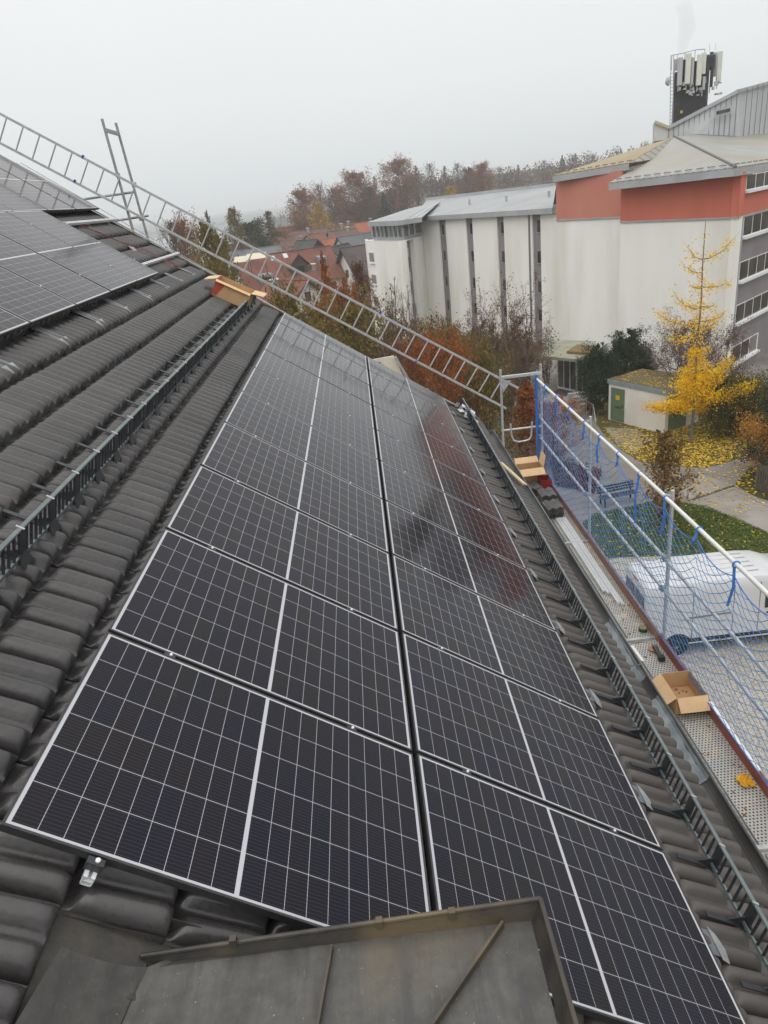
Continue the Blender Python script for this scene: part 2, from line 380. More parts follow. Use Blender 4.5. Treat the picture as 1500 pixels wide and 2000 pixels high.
# dormer below the camera: a flat zinc roof with a folded rim
ZL, ZS = 12.058, 11.995
dorm = house
xa, xb_, yf = .43, 1.735, -.155
S0 = rf(*roofhit(120, 1848, -.085)); B0 = rf(*roofhit(-60, 2150, -.085)); S1 = onz(215, 1880, 12.10); S2 = onz(290, 1888, 12.015); S3, S4 = onz(345, 1881, ZS) + [0, .03, 0], onz(1010, 1811, ZS - .006) + [0, .03, 0]
B2 = onz(168, 2150, 12.01); B1 = (S1 - S2) + B2
b = MB(); dn = np.array([0, 0, -.008])
b.prism([S2, S3, S4 + [.05, 0, 0], S4 + [.05, -2.4, 0], B2 + [0, -1.6, 0], B2], dn)
dr = obj('dormer_sheet', b, ZINC, house)
b = MB()
ts_ = np.linspace(0, 1, 10); fe = [S0 * (1 - k) ** 2 + (S1 * 2 - (S0 + S2) / 2) * 2 * k * (1 - k) + S2 * k * k for k in ts_]; ne = [B0 * (1 - k) + B2 * k for k in ts_]
for k in range(9): b.quad(fe[k], fe[k + 1], ne[k + 1], ne[k])
obj('valley_apron', b, ZINC, dr, smooth=True)
LB = 0
b = MB()   # rim: far side and right side, leaning slightly outwards, with a rolled lip
L0, L1 = onz(290, 1853, ZL), onz(1055, 1755, ZL); R1 = np.array([L1[0] + .02, -2.6, ZL])
L0 = L0 + np.array([-.03, 0, -.03])
for p, q, inn in ((L0, L1, np.array([0, -.022, 0])), (L1, R1, np.array([-.034, 0, 0]))):
    dn = np.array([0, 0, ZS - ZL - .004]); b.prism([p, q, q + dn + inn, p + dn + inn], -inn * .25)
    b.tube([p, q], .0085, 8)
obj('dormer_rim', b, ZINCD, dr, smooth=True)
b = MB()
for (x0, y0), (x1, y1) in (((648, 1846), (620, 2003)), ((982, 1800), (843, 2003)), ((285, 1884), (233, 2003))):
    p, q = onz(x0, y0, ZS + .02), onz(x1, y1, ZS + .02); q = p + (q - p) * 5; b.beam(p - [0, 0, .008], q - [0, 0, .008], .009, .026)
obj('standing_seam', b, ZINCD, dr)
for px in (455, 740, 882):
    p = onz(px, 1853 - (px - 290) * .128, ZL); obj('rim_clip', MB().box(p + [0, -.004, -.012], (.022, .022, .034)), ZINCD, dr)
b = MB()   # cheeks under the flat roof
for poly in ([(xa + .02, yf - .03, ZS - .03), (xb_ - .05, yf - .03, ZS - .03), (xb_ - .05, yf - .03, 11.0), (1.5, yf - .03, 11.2)],): b.prism(poly, (0, -2.3, 0))
obj('dormer_cheek', b, ZINCD, dr)
b = MB()   # valley lining between the tiles and the dormer
b.prism([rf(.20, -.045, -.168), rf(1.9, -.045, -.168), rf(1.9, -.30, -.168), rf(.44, -.30, -.168), rf(.44, -1.9, -.168), rf(.20, -1.9, -.168)], PM @ np.array([0, 0, -.006]))
obj('valley_flashing', b, ZINCD, dr)
b = MB().prism([rf(.42, -.065, -.165), rf(2.1, -.035, -.165), rf(2.1, -.035, -.105), rf(.62, -.055, -.103), rf(.45, -.062, -.145)], (0, .004, 0)); obj('upstand_flashing', b, ZINCD, dr)

# ------------------------------------------------------------------ snow guards
LEAN = R_(18)
def gp(u, v, h): return np.array([u - math.sin(LEAN) * h, v, -.118 + math.cos(LEAN) * h])
def snow_guard(name, label, u0, v0, v1, step, hgt=.215):
    r = thing(name, label, 'snow guard', rf(0, 0, 0), ROT, local=True)
    nb = int((v1 - v0) / step) + 1
    vs = [v0 + k * step for k in range(nb)]
    b = MB(); up = np.array([-math.sin(LEAN), 0, math.cos(LEAN)])
    b.beam(gp(u0, v0 - .2, hgt), gp(u0, v1 + .15, hgt), .026, .014, up); obj('top_rail', b, SLATE, r, bevel=.003)
    b = MB().beam(gp(u0, v0 - .2, .055), gp(u0, v1 + .15, .055), .014, .018, up); obj('lower_rail', b, SLATE, r)
    proto = None
    for k, v in enumerate(vs):
        if proto is None:
            b = MB()
            w0, w1 = .034, .060
            b.prism([gp(u0 + .012, -w0, hgt - .01), gp(u0 + .012, w0, hgt - .01), gp(u0 + .016, w0, .09), gp(u0 + .045, w1, .036), gp(u0 + .045, -w1, .036), gp(u0 + .016, -w0, .09)], (-.012, 0, -.004))
            pts = [(u0 + .03, -.104), (u0 - .05, -.090), (u0 - .13, -.088), (u0 - .20, -.093), (u0 - .27, -.098)]
            for (ua, na), (ub, nb_) in zip(pts[:-1], pts[1:]): b.beam((ua, 0, na), (ub, 0, nb_), .032, .007, (0, 0, 1))
            b.prism([(u0 + .02, .016, -.10), (u0 - .12, .016, -.088), (u0 - .02, .016, -.02)], (0, -.006, 0))
            bk = obj('bracket', b, DARKM, r); bk.location = (0, v, 0)
            b = MB().box(gp(u0, 0, hgt + .008), (.044, .014, .005)); cl = obj('clip', b, GALV, bk); proto = bk
        else:
            bk = copy_tree(proto, r); bk.location = (0, v, 0)
    bars = MB()
    for j in range(5):
        y = .075 + (step - .15) * j / 4; bars.beam(gp(u0, y, .055), gp(u0, y, hgt), .013, .010, (0, 1, 0))
    me = None
    for k in range(nb):
        if me is None: g_ = obj('grille', bars, DARKM, r); me = g_
        else: g_ = me.copy(); COL.objects.link(g_); g_.parent = r
        g_.location = (0, vs[k], 0)
    return r
snow_guard('snow_guard', 'dark snow guard grille crossing the bare tiles above the big panel array', -.535, .735, 11.35, .392)
snow_guard('snow_guard', 'dark snow guard grille between the big panel array and the gutter', 3.875, .13, 11.9, .392)

# ------------------------------------------------------------------ solar panels
def panel_mat():
    mt = bpy.data.materials.new('solar_cells'); mt.use_nodes = True; t = mt.node_tree; q = NT(t); b = t.nodes['Principled BSDF']
    tcn = q.n('ShaderNodeTexCoord'); sp = q.n('ShaderNodeSeparateXYZ'); t.links.new(tcn.outputs['Object'], sp.inputs[0])
    x, y = sp.outputs[0], sp.outputs[1]
    xs = q.m('SUBTRACT', x, .831); xm = q.m('SUBTRACT', q.m('ABSOLUTE', xs), .0085); ym = q.m('SUBTRACT', y, .021)
    cx = q.m('DIVIDE', xm, .0887); cy = q.m('DIVIDE', ym, .182)
    fx = q.m('FRACT', cx); fy = q.m('FRACT', cy)
    dx = q.m('MULTIPLY', q.m('MINIMUM', fx, q.m('SUBTRACT', 1., fx)), .0887); dy = q.m('MULTIPLY', q.m('MINIMUM', fy, q.m('SUBTRACT', 1., fy)), .182)
    ln = q.m('MAXIMUM', q.m('LESS_THAN', dx, .0009), q.m('LESS_THAN', dy, .0012))
    edge = q.m('MAXIMUM', q.m('MAXIMUM', q.m('LESS_THAN', xm, 0.), q.m('GREATER_THAN', xm, .7983)), q.m('MAXIMUM', q.m('LESS_THAN', ym, 0.), q.m('GREATER_THAN', ym, 1.092)))
    white = q.m('MAXIMUM', ln, edge)
    fb = q.m('FRACT', q.m('MULTIPLY', cy, 11.)); db = q.m('MULTIPLY', q.m('ABSOLUTE', q.m('SUBTRACT', fb, .5)), .01655)
    pad = q.m('LESS_THAN', dx, .0045)
    bus = q.m('LESS_THAN', db, q.m('ADD', .00038, q.m('MULTIPLY', pad, .0006)))
    cb = q.n('ShaderNodeCombineXYZ'); q.put(cb.inputs[0], q.m('ADD', q.m('FLOOR', cx), q.m('MULTIPLY', q.m('SIGN', xs), 20.))); q.put(cb.inputs[1], q.m('FLOOR', cy))
    oi = q.n('ShaderNodeObjectInfo'); q.put(cb.inputs[2], q.m('MULTIPLY', oi.outputs['Random'], 97.))
    wz = q.n('ShaderNodeTexWhiteNoise', noise_dimensions='3D'); t.links.new(cb.outputs[0], wz.inputs['Vector'])
    cell = q.mix(wz.outputs['Value'], (.0030, .0030, .0120, 1), (.0060, .0042, .0072, 1))
    c1 = q.mix(q.m('MULTIPLY', bus, .8), cell, (.075, .075, .085, 1))
    c2 = q.mix(white, c1, (.44, .45, .48, 1))
    n = q.n('ShaderNodeTexNoise'); n.inputs['Scale'].default_value = 7; n.inputs['Detail'].default_value = 8; n.inputs['Roughness'].default_value = .8
    cb2 = q.n('ShaderNodeVectorMath', operation='ADD'); t.links.new(tcn.outputs['Object'], cb2.inputs[0])
    cb3 = q.n('ShaderNodeCombineXYZ'); q.put(cb3.inputs[0], q.m('MULTIPLY', oi.outputs['Random'], 50.)); q.put(cb3.inputs[1], q.m('MULTIPLY', oi.outputs['Random'], 31.))
    t.links.new(cb3.outputs[0], cb2.inputs[1]); t.links.new(cb2.outputs[0], n.inputs['Vector'])
    r = q.n('ShaderNodeValToRGB'); r.color_ramp.elements[0].position = .62; r.color_ramp.elements[1].position = .78; t.links.new(n.outputs[0], r.inputs[0])
    dust = q.m('MULTIPLY', r.outputs[0], .17)
    c3 = q.mix(dust, c2, (.20, .19, .19, 1))
    t.links.new(c3, b.inputs['Base Color'])
    q.put(b.inputs['Roughness'], q.m('ADD', .10, q.m('MULTIPLY', dust, .9)))
    b.inputs['IOR'].default_value = 1.31; b.inputs['Specular IOR Level'].default_value = .5
    b.inputs['Sheen Weight'].default_value = .75; b.inputs['Sheen Roughness'].default_value = .17; b.inputs['Sheen Tint'].default_value = (.9, .88, .88, 1)
    return mt
CELLS = panel_mat()
PL, PW_, GAPV = 1.662, 1.134, 1.154
FRAME = M('panel_frame', (.035, .035, .038), .42, .4, col2=(.055, .055, .058), scale=20)  # frame colour darkened so the shaded gaps between modules come out black
fr = MB()
for x0, x1, y0, y1 in ((0, PL, 0, .0105), (0, PL, PW_ - .0105, PW_), (0, .0105, .0105, PW_ - .0105), (PL - .0105, PL, .0105, PW_ - .0105)):
    fr.box(((x0 + x1) / 2, (y0 + y1) / 2, -.0165), (x1 - x0, y1 - y0, .033))
gl = MB().box((PL / 2, PW_ / 2, -.0045), (PL - .021, PW_ - .021, .005))
PROTO = None
def panel(u, v, label, group, dn=0.):
    global PROTO
    loc = rf(u, v, dn)
    if PROTO is None:
        r = thing('solar_module', label, 'solar panel', loc, ROT, group, local=True)
        obj('frame', fr, FRAME, r, bevel=.0012); obj('glass', gl, CELLS, r)
        
        for x in (.31, 1.30):
            k = obj('clamp', MB().box((x, PW_ + .010, -.003), (.055, .030, .007)), DARKM, r); obj('screw', MB().lathe([(.0075, 0), (.0075, .007), (.005, .009)], 10, (x + .004, PW_ + .010, .0005)), ALU, k)
        PROTO = r
    else:
        r = copy_tree(PROTO); r.location = tuple(loc); tag(r, label, 'solar panel', group)
    r.rotation_euler = (random.gauss(0, .0012), PITCH + random.gauss(0, .0010), 0)
    return r
GP = 'solar panels of the large two-row array'
for col in range(2):
    where = 'upper row' if col == 0 else 'lower, eaves-side row'
    for k in range(10):
        end = 'nearest the camera' if k == 0 else ('at the gable' if k == 9 else 'counted from the camera')
        panel(col * 1.69, k * GAPV + (.018 if col else 0) + .006, f'{ORD[k]} solar panel in the {where} of the large array, {end}', GP)
GU = 'solar panels of the array higher up the roof'
uu = -1.825 - PL * 1.055
for k in range(5):
    v = 9.32 - PW_ - k * GAPV
    panel(uu, v, f'{ORD[k]} panel from the right in the bottom row of the upper left array', GU, .0).scale = (1.055, 1, 1)
for k in range(6):
    v = 11.87 - PW_ - k * GAPV
    panel(uu - 1.74, v, f'{ORD[k]} panel from the right in the upper row of the upper left array', GU, .0).scale = (1.055, 1, 1)
# end clamp and rail end at the near corner, rails under the panels
RAILM = ALU
def rail(u, v0, v1, label, grp='mounting rails'):
    r = thing('mounting_rail', label, 'mounting rail', rf(u, 0, 0), ROT, grp, local=True)
    b = MB()
    for du, dn_, wd, ht in ((-.018, -.055, .004, .04), (.018, -.055, .004, .04), (0, -.073, .04, .004), (-.013, -.036, .014, .004), (.013, -.036, .014, .004), (0, -.055, .034, .003)):
        b.box((du, (v0 + v1) / 2, dn_), (wd, v1 - v0, ht))
    obj('profile', b, RAILM, r)
    b = MB()
    for k in range(int((v1 - v0) / 1.04) + 1):
        y = v0 + .28 + k * 1.04
        if y < v1: b.box((.0, y, -.092), (.03, .03, .04)).beam((.0, y, -.11), (.16, y, -.118), .03, .006)
    obj('roof_hook', b, ALUD, r)
    return r
for u, nm in ((.33, 'with its cut end beside the zinc dormer'), (1.30, 'under the middle of the upper panel row'), (2.00, 'under the upper half of the eaves-side panel row'), (2.99, 'under the eaves-side panel row near the lower edge')):
    rail(u, -.055 if u < 1 else .03, 11.62, f'aluminium mounting rail {nm}')
rail(-2.11, 3.0, 11.97, 'silver mounting rail end running out past the lowest panel of the upper left array')
rail(-3.28, 3.0, 12.05, 'long silver mounting rail running out below the topmost panel towards the gable')
rail(-4.0, 3.0, 11.8, 'mounting rail under the topmost panel row of the upper left array')
t_ = thing('end_clamp', 'small dark end clamp with a bright screw at the near left panel corner', 'clamp', rf(.33, -.016, 0), ROT, local=True)
b = MB().box((0, 0, -.018), (.06, .028, .036)); obj('body', b, DARKM, t_, bevel=.002)
b = MB().lathe([(.009, 0), (.009, .006), (.006, .008)], 12, (.004, .002, .0)); obj('screw', b, ALU, t_)
# grey plates where roof hooks come through the tiles
PLATE = M('hook_plate_grey', (.27, .28, .29), .5, .3, col2=(.38, .39, .40), scale=12); PLATED = M('hook_plate_shaded', (.10, .115, .13), .45, .3, col2=(.16, .17, .18), scale=8)
def plate(u, v, lab, grp, s=1.):
    r = thing('hook_plate', lab, 'roof plate', rf(u, v, 0), ROT, grp, local=True)
    b = MB().prism([(-.34, -.075, -.118), (-.34, .075, -.118), (-.02, .075, -.098), (-.02, -.075, -.098)], (0, 0, .004)); obj('sheet', b, PLATED, r)  # blue-grey sheet, its colour darkened for the shade in the slot
    b = MB().prism([(-.02, -.095, -.092), (-.02, .095, -.092), (.055, .085, -.116), (.068, .0, -.110), (.055, -.085, -.116)], (0, 0, .004)); obj('apron', b, PLATE, r)
for k, v in enumerate((3.82, 4.97, 6.02, 6.99, 8.06, 9.14, 10.07, 11.07)):
    plate(-1.60, v, f'{ORD[7 - k]} grey hook plate from the gable in the row below the upper left array', 'grey hook plates below the upper left array')
for k in range(11):
    plate(3.56, .72 + 1.04 * k, f'{ORD[k]} grey hook plate from the camera along the lower edge of the large array', 'grey hook plates along the lower edge of the large array')
plate(-2.55, 10.55, 'pale hook plate on the bare tiles between the two mounting rail ends', 'grey hook plates below the upper left array')
# red cables
b = MB(); pts = [(-3.2, 9.9), (-3.0, 10.2), (-2.75, 10.35), (-2.55, 10.55), (-2.3, 10.75), (-2.08, 10.7), (-1.9, 10.62), (-1.78, 10.75), (-1.85, 10.88), (-2.05, 10.8)]
b.tube([rf(u, v, -.055 + .015 * math.sin(9 * v)) for u, v in pts], .006, 6)
b.tube([rf(u + .03, v - .06, -.05 + .01 * math.sin(7 * v)) for u, v in pts[:7]], .005, 6)
tag(obj('solar_cable', b, M('red_cable', (.20, .025, .025), .45)), 'loose red solar cable snaking between the two rail ends on the bare tiles', 'cable')
b = MB(); b.tube([rf(-5.0, 12.0, .02), rf(-3.2, 12.02, -.04), rf(-2.0, 11.98, -.06), rf(-.9, 11.97, -.07), rf(-.1, 11.95, -.08)], .006, 6)
tag(obj('earthing_wire', b, ALUD), 'thin lightning wire along the gable edge of the tiled roof', 'wire')

# ------------------------------------------------------------------ ladder along the gable and its frame
YL = 12.3
LADM = M('ladder_aluminium', (.40, .405, .41), .42, .45, col2=(.52, .525, .53), scale=9)
lad = thing('aluminium_ladder', 'long aluminium ladder lying slanted along the gable edge as a side guard', 'ladder', ony(700, 620, YL))
t0, t1 = ony(0, 222, YL), ony(978, 740, YL); b0, b1 = ony(0, 279, YL), ony(985, 796, YL)
dT = (t1 - t0) / np.linalg.norm(t1 - t0); dB = (b1 - b0) / np.linalg.norm(b1 - b0)
ta, tb = t0 - dT * 1.6, t1 + dT * .42; ba, bb_ = b0 - dB * 1.6, b1 + dB * .05
upn = np.cross(dT, (0, 1, 0))
for p, q in ((ta, tb), (ba, bb_)):
    obj('stile', MB().beam(p, q, .025, .043, upn), LADM, lad, bevel=.004)
lens_ = np.linalg.norm(t1 - t0); bo = (b0 - t0) - dT * ((b0 - t0) @ dT)
k = -5; rung = None; base_t = t0
sx0 = ony(13, 229, YL); off = (sx0 - t0) @ dT
while True:
    p = t0 + dT * (off + .283 * k); k += 1
    if (p - t0) @ dT > lens_ + .1: break
    if (p - t0) @ dT < -1.55: continue
    # foot of the perpendicular on the lower stile
    q = b0 + dB * ((p - b0) @ dB)
    if rung is None:
        rung = obj('rung', MB().tube([(0, 0, 0), q - p], .0135, 8), LADM, None); rung.parent = lad; rung.location = tuple(p - np.asarray(lad.location))
    else:
        c_ = rung.copy(); COL.objects.link(c_); c_.parent = lad; c_.location = tuple(p - np.asarray(lad.location))
BLUE = M('blue_webbing', (.025, .13, .45), .6, col2=(.05, .2, .55), scale=30)
b = MB()
for x, y, s in ((162, 306, t0), (743, 610, t0), (830, 668, t0), (146, 354, b0), (812, 707, b0)):
    p = ony(x, y, YL); d_ = dT if s is t0 else dB; b.beam(p - d_ * .018, p + d_ * .018, .029, .054, upn)
obj('blue_band', b, M('blue_paint', (.03, .05, .35), .5), lad)

fr_ = thing('gable_scaffold', 'grey upright steel frame standing behind the ladder at the gable', 'scaffold frame', (-2.6, 12.3, 11))
def ext(a, b, k): return a + (b - a) * k
s1a, s1b = ony(199, 232, 12.36), ony(263, 462, 12.36); s2a, s2b = ony(226, 240, 13.08), ony(290, 470, 13.08)
STEEL = M('grey_scaffold_steel', (.25, .26, .255), .5, .5, col2=(.36, .37, .36), scale=11)
for p, q in ((s1a, s1b), (s2a, s2b)): obj('upright', MB().tube([p, ext(p, q, 5.9)], .024, 10), STEEL, fr_, smooth=True)
pa, pb = ext(s1a, s1b, .09), ext(s2a, s2b, .09); obj('crossbar', MB().beam(pa, pb, .03, .06), STEEL, fr_)
g_ = MB()
for s, q in ((s1a, s1b), (s2a, s2b)):
    other = s2a if s is s1a else s1a
    d_ = other - s; g_.prism([ext(s, q, .09), ext(s, q, .19), ext(s, q, .09) + d_ * .12], (.008, 0, 0))
obj('gusset', g_, STEEL, fr_)
for (xa_, ya_), (xb2, yb2) in (((150, 391), (262, 375)), ((226, 431), (290, 421))):
    obj('guard_tube', MB().tube([ony(xa_, ya_, 12.45), ony(xb2, yb2, 12.45)], .021, 10), STEEL, fr_, smooth=True)
b = MB()
for x, y in ((230, 342), (262, 360), (276, 427)): b.box(ony(x, y, 12.4), (.07, .07, .07))
obj('coupler', b, STEEL, fr_, bevel=.01)
# the bare ground-level continuation of that gable scaffold
b = MB()
# ------------------------------------------------------------------ eaves scaffold
ZD = 8.42
sc = thing('scaffold', 'galvanised scaffold along the eaves with perforated decks, posts and guard rails', 'scaffold', (4.4, 6, 0))
XI, XO = 3.99, 4.80
YS = (12.3, 9.1, 5.95, 2.8, -.4)
for y in YS:
    obj('post', MB().tube([(XO, y, 0), (XO, y, 10.66 if y < 12 else 10.82)], .0245, 10), GALV, sc, smooth=True)
    obj('post', MB().tube([(XI, y, 0), (XI, y, ZD + .05 if y < 12 else 10.80)], .0245, 10), GALV, sc, smooth=True)
GREYW = M('pale_painted_tube', (.58, .60, .58), .5, .2, col2=(.70, .71, .68), scale=9, stretch=(4, .7, 4))
obj('top_rail', MB().tube([(4.72, -1.5, 10.56), (4.72, 5.93, 10.575)], .0245, 12), GREYW, sc, smooth=True)
obj('top_rail', MB().tube([(4.715, 5.96, 10.59), (4.715, 12.38, 10.53)], .0245, 12), GREYW, sc, smooth=True)
for z in (9.74, 9.30):
    obj('mid_rail', MB().tube([(4.765, -1.5, z), (4.765, 12.3, z - .02)], .0225, 10), GALV, sc, smooth=True)
b = MB()
for y in YS[:-1]:
    for z in (10.56, 9.74, 9.30): b.box((4.775, y + .02, z), (.085, .07, .075))
obj('coupler', b, STEEL, sc, bevel=.012)
# end bay at the gable
obj('end_beam', MB().beam((3.99, 12.3, 10.64), (4.80, 12.3, 10.64), .05, .06), GALV, sc, bevel=.006)
obj('end_rail', MB().tube([(3.96, 12.3, 9.53), (4.78, 12.3, 9.53)], .021, 10), GALV, sc, smooth=True)
uq = [(997, 828), (999, 850), (1003, 860), (1012, 863), (1026, 861), (1034, 858), (1038, 850), (1039, 824)]
obj('guard_loop', MB().tube([ony(x, y, 12.29) for x, y in uq], .019, 10), GALV, sc, smooth=True)
obj('gusset_plate', MB().prism([(4.0, 12.3, 10.56), (4.2, 12.3, 10.56), (4.03, 12.3, 10.33)], (0, .008, 0)), GALV, sc)
def deck_mat():
    mt = bpy.data.materials.new('perforated_deck'); mt.use_nodes = True; t = mt.node_tree; q = NT(t); b = t.nodes['Principled BSDF']
    tcn = q.n('ShaderNodeTexCoord'); sp = q.n('ShaderNodeSeparateXYZ'); t.links.new(tcn.outputs['Object'], sp.inputs[0])
    pit = .036
    row = q.m('DIVIDE', sp.outputs[1], pit); par = q.m('MULTIPLY', q.m('MODULO', q.m('FLOOR', q.m('ADD', row, 4000.)), 2.), .5)
    fx = q.m('SUBTRACT', q.m('FRACT', q.m('ADD', q.m('DIVIDE', sp.outputs[0], pit), q.m('ADD', par, 400.))), .5); fy = q.m('SUBTRACT', q.m('FRACT', q.m('ADD', row, 4000.)), .5)
    r2 = q.m('SQRT', q.m('ADD', q.m('MULTIPLY', fx, fx), q.m('MULTIPLY', fy, fy))); hole = q.m('LESS_THAN', r2, .27)
    n = q.n('ShaderNodeTexNoise'); n.inputs['Scale'].default_value = 6; n.inputs['Detail'].default_value = 9; n.inputs['Roughness'].default_value = .75; t.links.new(tcn.outputs['Object'], n.inputs['Vector'])
    n2 = q.n('ShaderNodeTexNoise'); n2.inputs['Scale'].default_value = 1.1; n2.inputs['Detail'].default_value = 3; t.links.new(tcn.outputs['Object'], n2.inputs['Vector'])
    n4 = q.n('ShaderNodeTexNoise'); n4.inputs['Scale'].default_value = 60; n4.inputs['Detail'].default_value = 4; t.links.new(tcn.outputs['Object'], n4.inputs['Vector'])
    r = q.n('ShaderNodeValToRGB'); r.color_ramp.elements[0].position = .40; r.color_ramp.elements[1].position = .62; t.links.new(n.outputs[0], r.inputs[0])
    dirt = q.m('MULTIPLY', r.outputs[0], q.m('ADD', .25, q.m('MULTIPLY', n2.outputs[0], 1.)))
    r4 = q.n('ShaderNodeValToRGB'); r4.color_ramp.elements[0].position = .38; r4.color_ramp.elements[1].position = .6; t.links.new(n4.outputs[0], r4.inputs[0])
    sand = q.mix(r4.outputs[0], (.33, .305, .25, 1), (.66, .61, .48, 1))
    c1 = q.mix(dirt, (.42, .425, .42, 1), sand)
    fill = q.m('GREATER_THAN', q.m('ADD', q.m('MULTIPLY', n.outputs[0], .6), q.m('MULTIPLY', n2.outputs[0], .5)), .66)     # holes clogged with sand
    hole_shade = q.m('MULTIPLY', hole, q.m('SUBTRACT', 1., fill))
    t.links.new(q.mix(hole_shade, q.mix(q.m('MULTIPLY', hole, q.m('MULTIPLY', fill, .5)), c1, (.30, .26, .18, 1)), (.02, .02, .02, 1)), b.inputs['Base Color'])  # unclogged holes are dark dots painted for the shade below; plank is solid
    b.inputs['Roughness'].default_value = .6; q.put(b.inputs['Metallic'], q.m('MULTIPLY', q.m('SUBTRACT', 1., dirt), .4))
    return mt
DECK = deck_mat()
for y0, y1 in ((9.14, 12.26), (6.20, 9.06), (2.84, 6.10), (-.36, 2.76)):
    for x0, x1 in ((4.055, 4.405), (4.43, 4.775)):
        b = MB().box(((x0 + x1) / 2, (y0 + y1) / 2, ZD - .002), (x1 - x0, y1 - y0, .004))
        dk = obj('deck_plank', b, DECK, sc)
        b = MB().box((x0 + .002, (y0 + y1) / 2, ZD - .03), (.004, y1 - y0, .07)).box((x1 - .002, (y0 + y1) / 2, ZD - .03), (.004, y1 - y0, .07))
        obj('edge_flange', b, GALV, dk)
for y in (9.1, 6.15, 2.8):
    obj('ledger', MB().beam((3.97, y, ZD + .012), (4.80, y, ZD + .012), .05, .05), GALV, sc, bevel=.005)
b = MB().prism([(4.40, 6.05, ZD + .004), (4.44, 6.05, ZD + .004), (4.455, 5.70, ZD + .004), (4.415, 5.70, ZD + .004)], (0, 0, .003)); obj('white_mark', b, M('white_paint', (.78, .78, .76), .6), sc)
REDB = M('red_brown_board', (.23, .055, .035), .7, col2=(.31, .085, .055), scale=4, stretch=(5, .6, 5), bump=.1, bscale=40, col3=(.20, .10, .07), scale3=2)
tbf = obj('toe_board', MB().beam((4.80, 12.32, ZD + .075), (4.785, 9.12, ZD + .085), .03, .15), WOODB, sc, bevel=.003)
obj('toe_board', MB().beam((4.79, 9.10, ZD + .085), (4.775, 6.07, ZD + .085), .03, .16), WOODB, sc, bevel=.003)
tr1 = obj('toe_board', MB().beam((4.785, 6.04, ZD + .085), (4.785, 2.80, ZD + .085), .028, .16), REDB, sc, bevel=.003)
obj('toe_board', MB().beam((4.79, 2.78, ZD + .085), (4.79, -.4, ZD + .085), .028, .16), REDB, sc, bevel=.003)
obj('white_top_band', MB().beam((4.785, 4.62, ZD + .168), (4.785, 3.55, ZD + .168), .034, .012), M('white_paint', (.78, .78, .76), .6), tr1)

# ------------------------------------------------------------------ safety net
net = thing('safety_net', 'blue safety net hanging from the scaffold top rail along the eaves', 'safety net', (4.7, 6, 9))
STR = [11.55, 10.75, 9.95, 9.1, 8.35, 7.55, 6.75, 5.93, 5.05, 4.25, 3.45, 2.6, 1.8]
def sagz(y):
    for a, b_ in zip(STR[:-1], STR[1:]):
        if b_ <= y <= a:
            t = (y - b_) / (a - b_); return 10.50 - (.05 + .10 * 4 * t * (1 - t))
    return 10.46
def net_pt(y, s, ph=0.):
    """s = 0 at the top rope, 1 at the toe board"""
    z = sagz(y) * (1 - s) + (ZD + .175) * s
    if y > 11.55: y = 11.55 + (y - 11.55) * (.35 + .65 * s) if False else y
    x = 4.705 + .05 * s - (.012 * math.sin(1.3 * y + 2 * s) + .004 * math.sin(5.3 * y + 7 * s) + .012) * math.sin(math.pi * s)
    return np.array([x, y + .004 * math.sin(9 * s + 4 * y), z])
NETM = M('blue_net_cord', (.035, .17, .42), .7, col2=(.065, .25, .54), scale=12)
b = MB(); nr_, ny_ = 32, 92; y0n, dyn = 1.9, 10.42 / 92
grid = {}
for i in range(ny_ + 1):
    for j in range(nr_ + 1):
        if (i + j) % 2 == 0:
            p = net_pt(y0n + i * dyn, j / nr_); p = p + RNG.normal(0, .004, 3) * (0 if j in (0,) else 1); grid[i, j] = p
for (i, j), p in grid.items():
    for dj in (1, -1):
        q = grid.get((i + 1, j + dj))
        if q is not None: b.tube([p, (p + q) / 2 + RNG.normal(0, .003, 3), q], .0036, 4, caps=False)
obj('mesh', b, NETM, net)
b = MB().tube([net_pt(y, 0) for y in np.linspace(1.9, 12.32, 180)], .006, 6).tube([net_pt(y, 1) for y in np.linspace(1.9, 12.32, 120)], .005, 6)
obj('border_rope', b, BLUE, net)
wp = MB()   # the bunched end of the net at the gable post
for k in range(9):
    x_ = 4.70 + .02 * math.sin(k * 2.1); y_ = 12.27 + .018 * math.cos(k * 1.7)
    wp.tube([(x_ + .010 * math.sin(3 * z + k), y_ + .014 * math.cos(4 * z + 2 * k) + .03 * max(0, z - 10.2), z) for z in np.linspace(8.55, 10.62, 24)], .008, 5)
obj('gathered_edge', wp, BLUE, net)
strap0 = None
for k, y in enumerate(STR):
    b = MB(); b.tube([(4.72 + .034 * math.cos(a), y + .008 * math.sin(a * .5), 10.568 + .034 * math.sin(a)) for a in np.linspace(0, 2 * math.pi, 15)[:-1]], .009, 6, closed=True)
    ln = (.10, .26, .12, .22, .34, .10, .62, .42, .12, .40, .46, .3, .3)[k]; dx = .03 * math.sin(k * 3)
    pts = [np.array([4.70, y, 10.55]), np.array([4.668 + dx, y - .03, 10.52 - ln * .45]), np.array([4.675, y + .02 * math.sin(k), 10.50 - ln])]
    for p, q in zip(pts[:-1], pts[1:]): b.beam(p, q, .004, .030, (1, 0, 0))
    obj('tie_strap', b, BLUE, net)
for y in (9.1, 5.95):
    b = MB()
    for k in range(3): b.tube([(4.735 + .03 * math.cos(a), y + .02, 9.72 - .4 * (k == 2) + .03 * math.sin(a)) for a in np.linspace(0, 6.28, 9)[:-1]], .006, 5, closed=True)
    obj('tie_cord', b, BLUE, net)

